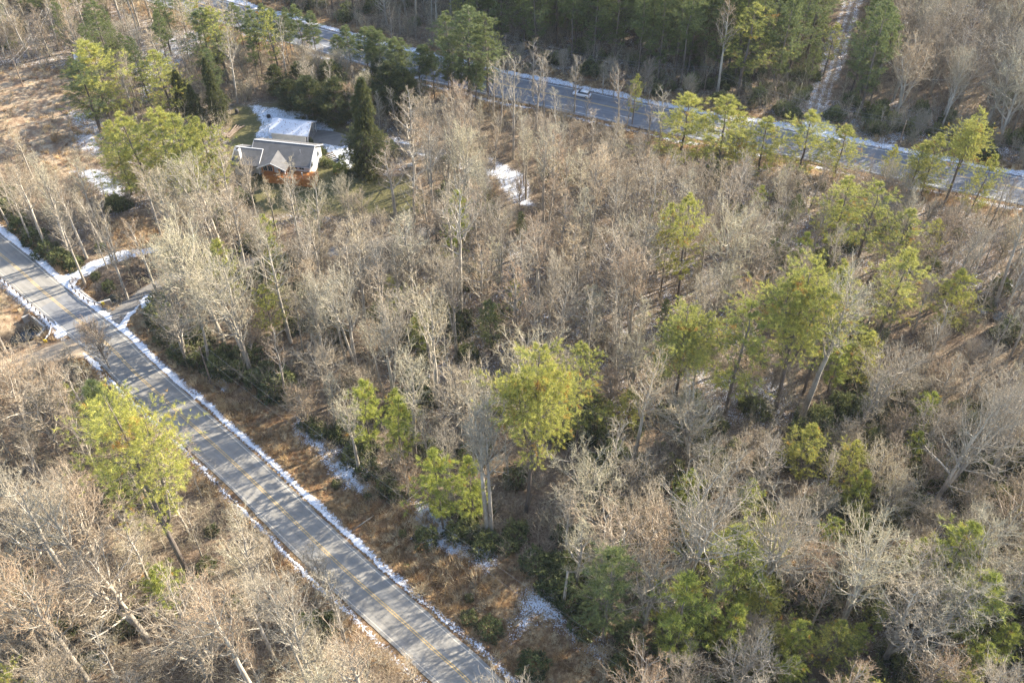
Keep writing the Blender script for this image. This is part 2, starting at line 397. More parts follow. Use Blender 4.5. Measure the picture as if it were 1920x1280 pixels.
S([(1620,60),(1690,20),(1940,-30),(1940,60),(1840,40)], 0.5, 5)
S([(1590,225),(1700,240),(1690,290),(1600,262)], 0.45, 2)
S([(1820,250),(1900,280),(1880,300),(1800,270)], 0.5, 3)
# snow pushed to the highway sides
hs = sstep(8.9, 7.4, dh+nz*0.7)*sstep(5.2, 6.0, dh)
far = (sh > 0)
snow = np.where(far, np.maximum(snow, hs*0.66), np.maximum(snow, 0.62*sstep(8.3, 7.2, dh+nz)*sstep(6.4, 7.0, dh)))
tk = sstep(3.6, 2.2, dt+nz*0.6); rut = np.exp(-((dt-0.9)/0.35)**2)
snow = np.maximum(snow, tk*(0.50-0.22*rut)); snow = np.where(dt < 3, np.maximum(snow, 0), snow)
tan = np.maximum(tan, tk*0.8)
S([(1505,228),(1560,235),(1600,262),(1560,270),(1515,262)], 0.75, 1.2)
snow = np.maximum(snow, 0.75*sstep(1.7, 1.0, dist_line(X, Y, PATH)+nz*0.3))
Yr = proj(X, Y, 0)[1]
snow = np.maximum(snow, np.where(sr > 0, 0.66-0.12*sstep(900, 1150, Yr), 0.48)*sstep(0.95, 0.45, np.abs(dr-4.45-0.2*nz)))
ddv = np.abs(dd-2.1); snow = np.maximum(snow, 0.30*sstep(0.9, 0.2, ddv)*sstep(4.5, 6, dr))
mask = np.stack([np.clip(snow, 0, 1.1), grass, lawn, np.ones_like(snow)], 1)
nx, ny = len(gx), len(gy); I = np.arange(nx*ny).reshape(ny, nx)
F = np.stack([I[:-1,:-1].ravel(), I[:-1,1:].ravel(), I[1:,1:].ravel(), I[1:,:-1].ravel()], 1)
me = mesh_np('ground', np.stack([X, Y, Z], 1), [F], M['ground'], True, {'mask': mask, 'tan': tan, 'wet': wet})
link('ground', me, kind='structure')

def normals2(P):
    d = np.gradient(P, axis=0); d /= np.linalg.norm(d, axis=1)[:, None]+1e-9
    return np.stack([-d[:,1], d[:,0]], 1)
def resample(P, step):
    s = np.concatenate([[0], np.cumsum(np.linalg.norm(np.diff(P, axis=0), axis=1))])
    t = np.arange(0, s[-1], step); return np.stack([np.interp(t, s, P[:,0]), np.interp(t, s, P[:,1])], 1)
def strip(name, P, o0, o1, z, mat, step=1.0, rag0=0, rag1=0, seed=0, th=0.0, crown=0.0, **pr):
    """sheet between offsets o0<o1 (left positive)"""
    P = resample(P, step); N = normals2(P); r = np.random.RandomState(seed); n = len(P)
    def rag(a):
        if not a: return np.zeros(n)
        q = r.normal(0, 1, n); lo = np.interp(np.arange(n), np.arange(0, n+12, 12), r.normal(0, 1, len(np.arange(0, n+12, 12))))
        return a*(0.5*q+0.7*lo)
    a = np.broadcast_to(o0, n)+rag(rag0); b = np.broadcast_to(o1, n)+rag(rag1); m = (a+b)/2
    b = np.maximum(b, a+0.02); cols = [a, a+(b-a)*0.25, m, a+(b-a)*0.75, b]; zz = [z, z+th+crown*.75, z+th+crown, z+th+crown*.75, z]
    if not th and not crown: cols = [a, b]; zz = [z, z]
    V = np.concatenate([np.column_stack([P+N*c[:,None], np.full(n, q)]) for c, q in zip(cols, zz)]); fs = []
    for k in range(len(cols)-1):
        i = np.arange(n-1)+k*n; fs.append(np.stack([i, i+1, i+1+n, i+n], 1)[:, ::-1])
    return link(name, mesh_np(name, V, fs, mat), **pr)
ST = dict(kind='structure')
strip('road', ROAD, -3.45, 3.45, 0.0, M['road'], 1.0, 0.06, 0.06, 1, **ST)
# smoother deck over the creek
i0 = int(np.argmin(np.hypot(*(ROAD-np.array(W(98,560))).T))); i1 = int(np.argmin(np.hypot(*(ROAD-np.array(W(160,612))).T)))
strip('bridge_deck', ROAD[i0:i1+1], -3.3, 3.3, 0.004, M['bridge'], 0.8, **ST)
for nm, o, w, m in (('centre_line', 0.10, 0.12, 'yellow'), ('centre_line', -0.22, 0.12, 'yellow'), ('edge_line', 2.92, 0.12, 'white_line'), ('edge_line', -3.02, 0.10, 'white_line')):
    strip(nm, ROAD, o, o+w, 0.009, M[m], 1.0, **ST)
strip('highway', HWY, -5.6, 5.6, 0.0, M['hwy'], 1.5, 0.05, 0.05, 2, **ST)
for o, m in ((0.75, 'yellow'), (0.45, 'yellow'), (4.75, 'hwhite'), (-4.95, 'hwhite')):
    strip('lane_line', HWY, o, o+0.14, 0.006, M[m], 1.5, **ST)
Hd = resample(HWY, 0.5); k = 0
MBd = MB()
Nn = normals2(Hd)
for i in range(0, len(Hd)-8, 24):
    a, b = Hd[i], Hd[i+6]; n = Nn[i]
    q = [a+n*-2.25, b+n*-2.25, b+n*-2.11, a+n*-2.11]; MBd.poly([(p[0], p[1], 0.006) for p in q])
MBd.build('dashed_lane_line', M['hwhite'], **ST)
strip('side_road', SIDE[:], -2.3, 2.3, -0.004, M['dirt'], 0.8, 0.25, 0.25, 3, **ST)
strip('driveway', DRIVE[3:], -1.35, 1.35, -0.008, M['drive'], 0.8, 0.2, 0.2, 4, **ST)
# parking court between house and carport
pc = WP([(563,250),(588,243),(625,246),(648,252),(655,268),(640,275),(600,268),(588,272),(565,266)])
MB().poly([(p[0], p[1], -0.004) for p in pc]).build('parking_court', M['drive'], **ST)
# junction aprons
ap = WP([(168,592),(180,603),(200,622),(232,604),(262,572),(240,562),(215,572),(190,578)])
MB().poly([(p[0], p[1], -0.004) for p in ap]).build('driveway_apron', M['drive'], **ST)
ap = WP([(128,640),(152,640),(190,668),(180,672),(130,672),(95,672),(100,656)])
MB().poly([(p[0], p[1], -0.002) for p in ap]).build('side_road_apron', M['dirt'], **ST)
# ploughed snow beside the road (right = far side = left of travel is +)
def part_line(P, a, b):
    i = int(np.argmin(np.hypot(*(P-np.array(W(*a))).T))); j = int(np.argmin(np.hypot(*(P-np.array(W(*b))).T))); return P[min(i,j):max(i,j)+1]
full = dict(kind='stuff', label='ploughed snow lying along the road edge')
R1 = part_line(ROAD, (-250,300), (172,622)); R2 = part_line(ROAD, (172,622), (330,768)); R3 = part_line(ROAD, (330,768), (660,1080)); R4 = part_line(ROAD, (660,1080), (830,1232))
strip('roadside_snow', R1, 3.5, 4.7, -0.03, M['snow'], 0.15, 0.08, 0.34, 11, 0.12, **full)
strip('roadside_snow', R2, 3.6, 4.5, -0.03, M['snow'], 0.15, 0.08, 0.30, 12, 0.10, **full)
strip('roadside_snow', R3, 3.9, 4.55, -0.03, M['snow'], 0.15, 0.14, 0.30, 13, 0.08, **full)
strip('roadside_snow', R4, 3.85, 4.15, -0.03, M['snow2'], 0.15, 0.22, 0.26, 14, 0.05, **full)
L1 = part_line(ROAD, (-250,300), (146,600)); L3 = part_line(ROAD, (185,640), (420,850)); L4 = part_line(ROAD, (420,850), (700,1115))
strip('roadside_snow', L1, -4.4, -3.5, -0.03, M['snow'], 0.15, 0.28, 0.08, 15, 0.10, **full)
strip('roadside_snow', L3, -4.15, -3.85, -0.03, M['snow'], 0.15, 0.24, 0.2, 16, 0.06, **full)
strip('roadside_snow', L4, -4.5, -4.25, -0.03, M['snow2'], 0.15, 0.24, 0.2, 17, 0.05, **full)
def patch(pts, nm='snow_patch', z=-0.02, m='snow', jit=0.25, seed=1):
    P = WP(pts); P = smooth_line(np.vstack([P, P[:1]]), 6)[:-1]; r = np.random.RandomState(seed); P = P+r.normal(0, jit*0.4, P.shape); c = P.mean(0)
    b = MB(); n = len(P)
    for i in range(n):
        j = (i+1) % n; a1 = c+(P[i]-c)*0.85; a2 = c+(P[j]-c)*0.85
        b.poly([(c[0], c[1], z+0.09), (a1[0], a1[1], z+0.07), (a2[0], a2[1], z+0.07)])
        b.poly([(a1[0], a1[1], z+0.07), (P[i][0], P[i][1], z-0.03), (P[j][0], P[j][1], z-0.03), (a2[0], a2[1], z+0.07)])
    return b.build(nm, M[m], kind='stuff', label='patch of snow on the ground')
patch([(100,628),(108,610),(100,598),(122,620),(126,626),(112,634),(104,633)])
patch([(118,530),(130,516),(150,506),(175,498),(200,494),(200,498),(165,508),(140,518),(134,532),(133,545),(126,540)], seed=3)
patch([(222,612),(236,590),(250,580),(262,570),(256,582),(240,600),(232,618)], m='snow2', seed=4)
patch([(262,562),(275,552),(285,556),(282,572),(270,578),(262,570)], seed=5)
patch([(154,667),(172,672),(188,684),(180,688),(164,678)], seed=6)
# water in the creek
for nm, P in (('creek_water', CREEK), ('stream_water', CREEKR)):
    Pn = resample(P, 1.0); zz = -2.15 if nm == 'creek_water' else -0.95
    dq = dist_line(Pn[:,0], Pn[:,1], ROAD)
    strip(nm, P, -1.3, 1.3, zz, M['water'], 1.0, 0.15, 0.15, 5, **ST)
# ---------------------------------------------------------------- bridge headwalls, guard rails
def wall_seg(mb, a, b, z0, z1, t=0.35):
    a = Vector((*a, 0)); b = Vector((*b, 0)); d = (b-a).normalized(); n = Vector((-d.y, d.x, 0))*t/2
    mb.prism([(*(a+n).xy, z1), (*(b+n).xy, z1), (*(b-n).xy, z1), (*(a-n).xy, z1)], z1-z0)
def headwall(label, a, b, c, d=None):
    t = thing('culvert_headwall', (0,0,0), label, 'headwall', 'headwalls of the road bridge')
    A, B, Cc = W(*a), W(*b), W(*c)
    m = MB(); wall_seg(m, A, B, -2.7, 0.10); 
    m.build('headwall', M['concrete'], t)
    m = MB(); q = Vector(B)+(Vector(Cc)-Vector(B))*0.03; wall_seg(m, q, Cc, -2.7, -0.12); m.build('wing_wall', M['concrete'], t)
    if d: m = MB(); q = Vector(A)+(Vector(W(*d))-Vector(A))*0.05; wall_seg(m, q, W(*d), -2.7, -0.12); m.build('wing_wall', M['concrete'], t)
    # dark culvert opening: a recessed barrel face under the wall
    mid_ = (Vector(A)+Vector(B))/2; dv = (Vector(B)-Vector(A)).normalized()
    return t
headwall('long concrete headwall over the dark creek opening below the guard rail', (54,588), (84,613), (68,629), (40,594))
headwall('concrete headwall along the brown creek hollow beside the driveway', (180,567), (150,544), (166,531), (206,560))
def guardrail(label, pts, zr=0.7, step=1.9, marker=True, post_h=0.85, group='guard rails'):
    P = resample(smooth_line(WP(pts)), 0.5); t = thing('guard_rail', (0,0,0), label, 'guard rail', group)
    zs = [max(gz(x, y), -0.6) for x, y in P]; zs = [z if z > -0.3 else -0.05 for z in zs]
    m = MB(); N = normals2(P)
    prof = [(0.0,0.16),(0.05,0.09),(0.0,0.02),(0.0,-0.02),(0.05,-0.09),(0.0,-0.16)]
    n0 = len(m.v); K = len(prof)
    for i, (p, n) in enumerate(zip(P, N)):
        for o, h in prof: m.v.append((p[0]+n[0]*o, p[1]+n[1]*o, zs[i]+zr+h))
        for o, h in prof[::-1]: m.v.append((p[0]+n[0]*(o-0.03), p[1]+n[1]*(o-0.03), zs[i]+zr+h))
    K2 = 2*K
    for i in range(len(P)-1):
        for j in range(K2):
            a = i*K2+j; b = i*K2+(j+1) % K2; m.f.append((a, b, b+K2, a+K2))
    m.build('rail', M['steel'], t)
    k = max(1, int(step/0.5))
    pm = None
    for i in range(0, len(P), k):
        pm = MB(); pm.box(-0.09, 0.09, -0.09, 0.09, 0, post_h)
        if i == 0: first = pm.build('post', M['pole'], t, loc=(P[i][0]-N[i][0]*0.14, P[i][1]-N[i][1]*0.14, zs[i]-0.02)); me0 = first.data
        else: link('post', me0, t, (P[i][0]-N[i][0]*0.14, P[i][1]-N[i][1]*0.14, zs[i]-0.02))
    if marker:
        p = P[-1]; b = MB(); b.box(-0.28, 0.28, -0.10, 0.10, 0.35, 1.0); o = b.build('end_marker', M['yel'], t, loc=(p[0]+0.2, p[1], zs[-1]-0.02)); o.rotation_euler = (0,0,0.3)
    return t
guardrail('curved guard rail on the creek side with yellow end beside the driveway', [(137.5,523),(134.5,534),(141,545),(150,554),(160,562),(173,570),(194,573)])
guardrail('long guard rail curling away from the road above the dark creek opening', [(-60,470),(0,521),(20,538),(45,560),(70,583),(87,597),(95,605),(98,614),(94,629),(82,645)])
guardrail('guard rail on the near side of the highway below the white car', [(920,180),(960,189),(1060,214),(1135,229),(1255,254),(1300,264)], marker=False, step=3.8)
guardrail('guard rail on the near highway edge left of the tallest roadside pine', [(1520,301),(1609,323),(1684,341),(1752,357),(1800,366)], marker=False, step=3.8)
# ---------------------------------------------------------------- utility poles and wires
def upole(x, y, h, label, arm=0.9, rz=0.0):
    z = gz(x, y); t = thing('utility_pole', (x, y, z), label, 'utility pole', 'utility poles', rz)
    MB().tube([(0,0,-0.2),(0,0,h*0.5),(0,0,h)], [0.16,0.14,0.11]).build('pole', M['pole'], t)
    MB().bar((-arm,0,h-0.5),(arm,0,h-0.5), 0.10, 0.12).build('cross_arm', M['pole'], t)
    for s in (-1, 1): MB().tube([(s*(arm-0.1),0,h-0.44),(s*(arm-0.1),0,h-0.24)], [0.06,0.05], 6).build('insulator', M['concrete'], t)
    return [Vector((x+cos(rz)*s*(arm-0.1), y+sin(rz)*s*(arm-0.1), z+h-0.22)) for s in (-1, 1)]
def wires(A, B, label, sag=1.2, r=0.02):
    for i, (a, b) in enumerate(zip(A, B)):
        pts = []
        for k in range(17):
            t = k/16; p = a.lerp(b, t); p.z -= 4*sag*t*(1-t); pts.append(p)
        o = MB().tube(pts, r, 4).build('overhead_wire', M['wire']); o['label'] = ('left of two wires ' if i == 0 else 'right of two wires ')+label; o['category'] = 'wire'; o['group'] = 'overhead wires'
def pole_at_top(px, py, h, label, rz): x, y = W(px, py, h); return upole(x, y, h, label, rz=rz)
ra = radians(48)
p1 = pole_at_top(1222, 1272, 9.5, 'utility pole at the bottom edge where the roadside wires end', ra)
p3 = pole_at_top(372, 645, 9.5, 'utility pole in the dark thicket near the driveway mouth', ra)
wires(p1, p3, 'over the brown verge', 1.5, 0.013)
b0 = W(43, 161); h0 = height_of((43,161), 112)
q1 = upole(*b0, h0, 'lone utility pole standing in the tan clearing at the upper left', rz=0.5)
xx, yy = W(84, 14, 10); q2 = upole(xx, yy, 10, 'utility pole among the trees above the tan clearing', rz=0.5)
wires(q1, q2, 'rising from the clearing pole')
bx = W(1320,172); hh = height_of((1320,172), 128)
h1 = upole(*bx, hh, 'pale utility pole on the far highway bank by the tall bare tree', rz=1.2)
h2 = pole_at_top(948, 66, 10, 'utility pole beyond the highway behind the broad dark pine', 1.2)
h3 = pole_at_top(1700, 226, 9, 'utility pole behind the small pines beyond the highway', 1.2)
h4 = pole_at_top(1990, 290, 9, 'utility pole beyond the highway at the right edge', 1.2)
wires(h2, h1, 'above the far highway bank', 2.0); wires(h1, h3, 'past the snowy track entrance', 2.0); wires(h3, h4, 'behind the tallest roadside pine', 1.0)
# ---------------------------------------------------------------- house and carport
def roof_mat(name, base, snowy=0.0):
    t = NT(name); f = t.noise(0.8, 4, 0.6, 'obj'); g = t.noise(9, 3, 0.7, 'obj', (0.4, 2.5, 1))
    c = t.ramp(f, [(0.35, tuple(b*0.85 for b in base)), (0.65, tuple(b*1.18 for b in base))])
    c = t.mix(t.ramp(g, [(0.4, 0.35), (0.6, 0.0)]), c, tuple(b*0.6 for b in base))
    if snowy: c = t.mix(t.ramp(t.noise(5, 4, 0.7, 'obj'), [(0.28, 0.0), (0.42, snowy)]), c, (0.62, 0.63, 0.66))  # roof snow greyed: shade on the carport is put into its colour
    return t.done(c, 0.85, 0, 0.2)
M['roof'] = roof_mat('grey_shingle', (0.135, 0.13, 0.125)); M['roof_snow'] = roof_mat('thinly_snowed_shingle', (0.2,0.2,0.21), 0.97)
M['wwall'] = plain('white_siding', (0.50, 0.49, 0.47), 0.7, 0, 0.1, 2)
M['trim'] = plain('white_trim', (0.50, 0.50, 0.50), 0.6, 0, 0.05, 2)
M['deckwood'] = plain('orange_stained_wood', (0.42, 0.17, 0.05), 0.6, 0, 0.22, 1.5)
M['glass'] = plain('dark_window_glass', (0.03, 0.04, 0.05), 0.15, 0, 0.1, 1, 0.6)
M['dark'] = plain('dark_interior', (0.05, 0.045, 0.04), 0.9)
M['leafred'] = plain('fallen_leaves', (0.20, 0.08, 0.05), 0.9)
M['concrete_floor'] = plain('garage_floor', (0.26, 0.24, 0.22), 0.9)
HR = radians(-10.1)
def window(t, x, y, z, w, h, ax='y', s=-1):
    m = MB()
    if ax == 'y': m.box(x-w/2-.08, x+w/2+.08, y+s*0.05, y+s*0.002, z-h/2-.08, z+h/2+.08)
    else: m.box(x+s*0.05, x+s*0.002, y-w/2-.08, y+w/2+.08, z-h/2-.08, z+h/2+.08)
    f = m.build('window', M['trim'], t)
    m = MB()
    for q in (-1, 1):
        if ax == 'y': m.box(x+q*w/4-w/4+.03, x+q*w/4+w/4-.03, y+s*0.07, y+s*0.051, z-h/2, z+h/2)
        else: m.box(x+s*0.07, x+s*0.051, y+q*w/4-w/4+.03, y+q*w/4+w/4-.03, z-h/2, z+h/2)
    m.build('pane', M['glass'], f)
def gable(t, x0, x1, y0, yr, y1, ze0, zr, ze1, mat, name='roof', cap=True):
    """ridge along local x at y=yr"""
    o = MB().prism([(x0,y0,ze0),(x1,y0,ze0),(x1,yr,zr),(x0,yr,zr)], 0.18).prism([(x0,yr,zr),(x1,yr,zr),(x1,y1,ze1),(x0,y1,ze1)], 0.18).build(name, mat, t)
    if cap: MB().box(x0, x1, yr-0.10, yr+0.10, zr-0.06, zr+0.05).build('ridge_cap', M['trim'], o)
    for xx in (x0, x1):
        MB().bar((xx+(0.04 if xx == x1 else -0.04), y0, ze0-0.1), (xx+(0.04 if xx == x1 else -0.04), yr, zr-0.1), 0.07, 0.24).bar((xx+(0.04 if xx == x1 else -0.04), yr, zr-0.1), (xx+(0.04 if xx == x1 else -0.04), y1, ze1-0.1), 0.07, 0.24).build('gable_trim', M['trim'], o)
    return o
def gable_y(t, y0, y1, x0, xr, x1, ze, zr, mat, trim_front=True):
    o = MB().prism([(x0,y0,ze),(xr,y0,zr),(xr,y1,zr),(x0,y1,ze)], 0.18).prism([(xr,y0,zr),(x1,y0,ze),(x1,y1,ze),(xr,y1,zr)], 0.18).build('wing_roof', mat, t)
    if trim_front:
        for a, b in ((x0, xr), (x1, xr)): MB().bar((a, y0-0.04, ze-0.1), (b, y0-0.04, zr-0.1), 0.07, 0.26).build('gable_trim', M['trim'], o)
    return o
hz = -0.1
house = thing('house', (-50.3, 181.0, hz), 'grey-roofed white house with an orange wooden porch and deck along its front', 'house', None, HR)
MB().box(-6.6, 6.6, -4.0, 4.0, -0.3, 3.85).build('wall', M['wwall'], house)
for xg in (-6.6, 6.5):
    m = MB(); m.v = [(xg,-4,3.86),(xg,4,3.86),(xg,0,6.0),(xg+.1,-4,3.86),(xg+.1,4,3.86),(xg+.1,0,6.0)]; m.f = [(0,1,2),(5,4,3),(0,3,4,1),(1,4,5,2),(2,5,3,0)]; m.build('gable_wall', M['wwall'], house)
gable(house, -7.0, 7.0, -4.6, 0.0, 4.6, 3.6, 6.2, 3.6, M['roof'])
gable_y(house, -6.9, -1.4, -4.3, -1.0, 2.3, 3.65, 5.25, M['roof'])
MB().box(-4.0, 2.0, -5.4, -4.003, 1.9, 3.6).poly([(-4,-5.4,3.6),(2,-5.4,3.6),(-1,-5.4,4.95)]).build('porch_wall', M['deckwood'], house)
MB().box(-3.4, 5.9, -7.0, -4.01, 1.72, 1.88).box(5.9, 8.4, -7.0, -3.6, 1.72, 1.88).build('deck', M['deckwood'], house)
MB().box(-3.4, 8.35, -6.95, -6.85, -0.2, 1.70).box(8.27, 8.35, -6.84, -3.7, -0.2, 1.70).build('deck_skirt', M['deckwood'], house)
rl = MB()
for a, b in (((-3.4,-6.95),(8.35,-6.95)), ((8.35,-6.95),(8.35,-3.7))):
    rl.bar((*a,2.85),(*b,2.85),0.10,0.08); rl.bar((*a,2.05),(*b,2.05),0.06,0.06)
rl.build('deck_rail', M['deckwood'], house)
bl = MB()
for i in range(60): x = -3.3+i*0.195; bl.box(x, x+0.05, -6.97, -6.93, 1.89, 2.82)
for i in range(16): y = -6.8+i*0.195; bl.box(8.33, 8.37, y, y+0.05, 1.89, 2.82)
bl.build('baluster', M['deckwood'], house)['kind'] = 'stuff'
for x in (-4.0, 2.0, 5.9): MB().box(x-.09, x+.09, -6.83, -6.66, 1.89, 3.6).build('porch_post', M['trim'], house)
left = MB().box(-10.4, -6.61, -5.4, 1.2, -0.3, 3.5); left.build('side_wing', M['wwall'], house)
gable(house, -10.8, -4.4, -5.9, -2.1, 1.7, 3.35, 5.3, 3.35, M['roof'], 'side_roof')
ch = MB().box(-9.7, -8.7, -4.9, -3.9, 3.4, 6.3).build('chimney', M['trim'], house); MB().box(-9.45, -8.95, -4.65, -4.15, 6.3, 6.5).build('flue', M['dark'], ch)
for x in (3.2, 4.8): window(house, x, -4.0, 2.95, 1.1, 1.2)
for x in (-3.1, -1.9, 0.9): window(house, x, -5.4, 2.8, 0.9, 1.2)
MB().box(-1.0, -0.1, -5.46, -5.402, 1.9, 3.4).build('door', M['trim'], house)
for y in (-2.4, 1.8): window(house, 6.6, y, 2.9, 1.1, 1.2, 'x', 1)
window(house, -8.6, -5.4, 2.3, 1.4, 1.2)
cp = thing('carport', (-50.9, 192.9, hz), 'open-ended white carport with snow and fallen leaves on its roof behind the house', 'carport', None, HR)
MB().box(-4.3, 3.9, -2.9, -2.75, -0.2, 2.75).box(-4.3, 3.9, 2.75, 2.9, -0.2, 2.75).box(-4.3, -4.15, -2.74, 2.74, -0.2, 2.75).build('wall', M['wwall'], cp)
gable(cp, -4.7, 4.7, -3.3, 0.0, 3.3, 2.65, 4.4, 2.65, M['roof_snow'], cap=False)
MB().box(-4.1, 4.4, -2.7, 2.7, 0.05, 0.12).build('floor_slab', M['concrete_floor'], cp)
for y in (-2.8, 2.8): MB().box(4.3, 4.5, y-.1, y+.1, -0.2, 2.7).build('post', M['trim'], cp)
lf = MB(); rr = random.Random(5)
for i in range(75):
    x = rr.uniform(-4.5, 4.5); y = rr.uniform(-3.2, -0.1); z = 2.65+(y+3.3)/3.3*1.75+0.02; s = rr.uniform(.05, .11); a = rr.uniform(0, 6)
    lf.poly([(x+cos(a+q)*s, y+sin(a+q)*s, z+sin(a+q)*s*0.53) for q in (0, 1.4, 3.0, 4.6)])
o = lf.build('fallen_leaves', M['leafred'], cp); o['kind'] = 'stuff'
gt = MB().bar((-6.98,-4.66,3.42),(6.98,-4.66,3.42), .12, .10); gt.build('gutter', M['trim'], house)
for x, y in ((3.4, 1.6), (4.2, -1.8), (-4.6, 2.0)): MB().tube([(x,y,4.9),(x,y,6.0)], 0.07, 6).build('vent_pipe', M['steel'], house)
# steps with snow
st = thing('garden_steps', (*W(617, 288), -0.05), 'timber garden steps outlined by snow beside the right end of the house', 'steps', None, radians(-60))
for i in range(6): MB().box(i*0.7, i*0.7+0.2, -0.9, 0.9, 0, 0.16+0.0*i).build('step', M['dark'] if i % 2 else M['pole'], st)
def blob_obj(name, px, py, w, h, mat, label, cat, z0=0):
    x, y = W(px, py); m = MB(); k = 12
    pr_ = [(0.0,0.75),(0.15,1.0),(0.5,0.97),(0.86,1.0),(1.0,0.82)]
    m.tube([(0,0,h*a) for a, _ in pr_], [w*b for _, b in pr_], k); o = m.build(name, mat, None, True, loc=(x, y, gz(x,y)+z0)); o['label'] = label; o['category'] = cat; return o
blob_obj('barrel', 445, 212, 0.45, 1.1, M['dark'], 'dark barrel at the left edge of the snowy yard', 'barrel')
blob_obj('barrel', 504, 220, 0.5, 0.7, M['dark'], 'small dark drum standing alone on the yard snow', 'drum')
wp = thing('woodpile', (*W(440, 250), 0), 'low stack of logs and boards edging the lawn left of the house', 'woodpile', None, radians(62))
lg = MB().tube([(-2.5,0,0.15),(2.5,0,0.15)], 0.14, 6).build('log', M['pole'], wp)
for i in range(1, 9): q = link('log', lg.data, wp, ((i % 3)*0.6-0.5, 0.3*(i % 4), 0.12*(i//3))); q.rotation_euler = (0, 0, 0.12*((i*37) % 5-2))
tk_ = thing('propane_tank', (*W(772, 312), gz(*W(772,312))), 'small white gas tank standing alone on the lawn right of the house', 'tank', None, 0.4)
MB().tube([(-1.1,0,0.6),(-1.0,0,0.6),(-0.7,0,0.6),(0.7,0,0.6),(1.0,0,0.6),(1.1,0,0.6)], [0.05,0.32,0.45,0.45,0.32,0.05], 12).build('tank_body', M['trim'], tk_, True)
for s in (-.6, .6): MB().box(s-.08, s+.08, -.3, .3, 0, .3).build('foot', M['concrete'], tk_)
sh = thing('shed', (*W(163, 116), gz(*W(163,116))), 'low grey shed roofed with snow at the back of the clearing', 'shed', None, 0.3)
MB().box(-2.4, 2.4, -1.4, 1.4, 0, 1.9).build('wall', M['concrete'], sh)
MB().prism([(-2.6,-1.6,1.95),(2.6,-1.6,1.95),(2.6,0,2.6),(-2.6,0,2.6)], 0.1).prism([(-2.6,0,2.6),(2.6,0,2.6),(2.6,1.6,1.95),(-2.6,1.6,1.95)], 0.1).build('roof', M['roof_snow'], sh)
# roadside sign far bank
sg = thing('road_sign', (*W(1567, 254), 0), 'small dark sign on a post beside the snowy track entrance', 'sign', None, 0.6)
MB().box(-.05, .05, -.05, .05, 0, 2.2).build('post', M['pole'], sg); MB().box(-.5, .5, -.08, -.05, 1.4, 2.3).build('sign_board', M['dark'], sg)
# ---------------------------------------------------------------- car
M['carpaint'] = plain('white_car_paint', (0.78, 0.78, 0.78), 0.3, 0, 0.03, 1, 0.5); M['tyre'] = plain('tyre', (0.02,0.02,0.02), 0.8)
M['tail'] = plain('tail_light', (0.5, 0.03, 0.02), 0.3); M['head'] = plain('headlight', (0.7,0.7,0.68), 0.2)
cx, cy = W(1091, 178, 0.3)
j = int(np.argmin(np.hypot(HWY[:,0]-cx, HWY[:,1]-cy))); dv = HWY[j-1]-HWY[j+1]; cd = math.atan2(dv[1], dv[0])
car = thing('car', (cx, cy, 0.01), 'white hatchback driving alone on the highway', 'car', None, cd)
def loft(st, mat, name, parent, close=True):
    """stations: x, halfwidth bottom, halfwidth top, z0, z1"""
    m = MB()
    for x, wb, wt, z0, z1 in st:
        zm = z0+(z1-z0)*0.55
        m.v += [(x,-wb,z0),(x,-wb*1.03,zm),(x,-wt,z1),(x,wt,z1),(x,wb*1.03,zm),(x,wb,z0)]
    for i in range(len(st)-1):
        for k in range(6): a = i*6+k; b = i*6+(k+1) % 6; m.f.append((a, b, b+6, a+6))
    m.f.append((5,4,3,2,1,0)); n = (len(st)-1)*6; m.f.append(tuple(n+k for k in range(6)))
    return m.build(name, mat, parent, True)
loft([(2.25,.62,.55,.35,.62),(2.1,.82,.74,.25,.74),(1.5,.88,.80,.22,.88),(0.9,.90,.80,.22,.96),(-1.6,.90,.80,.22,1.02),(-2.1,.86,.78,.28,1.0),(-2.25,.76,.70,.36,.86)], M['carpaint'], 'body', car)
loft([(1.05,.76,.70,.94,.98),(0.35,.77,.62,.96,1.42),(-0.3,.78,.62,.97,1.50),(-1.5,.77,.60,.99,1.44),(-2.02,.74,.66,1.0,1.06)], M['glass'], 'windows', car)
loft([(0.30,.60,.56,1.415,1.44),(-0.3,.63,.58,1.48,1.525),(-1.5,.61,.56,1.43,1.47),(-1.62,.60,.56,1.38,1.42)], M['carpaint'], 'roof', car)
w0 = None
for x in (1.4, -1.4):
    for s in (-1, 1):
        m = MB().tube([(0,-.11,0),(0,.11,0)], 0.34, 14)
        if w0 is None: w0 = m.build('wheel', M['tyre'], car, loc=(x, s*.84, .34)); rim = MB().tube([(0,-.12,0),(0,.12,0)], 0.2, 10).build('rim', M['steel'], w0)
        else: w = link('wheel', w0.data, car, (x, s*.84, .34)); link('rim', rim.data, w)
for s in (-1, 1):
    MB().box(2.12, 2.22, s*.62-.15, s*.62+.15, .60, .72).build('headlight', M['head'], car)
    MB().box(-2.24, -2.14, s*.68-.10, s*.68+.10, .80, .98).build('tail_light', M['tail'], car)
    MB().bar((0.75, s*.86, 1.0), (0.75, s*1.02, 1.02), .12, .14).build('wing_mirror', M['carpaint'], car)
    for q in (-0.5,): MB().box(-0.36, -0.30, s*.79-.01, s*.79+.01, .98, 1.0).build('pillar', M['carpaint'], car)

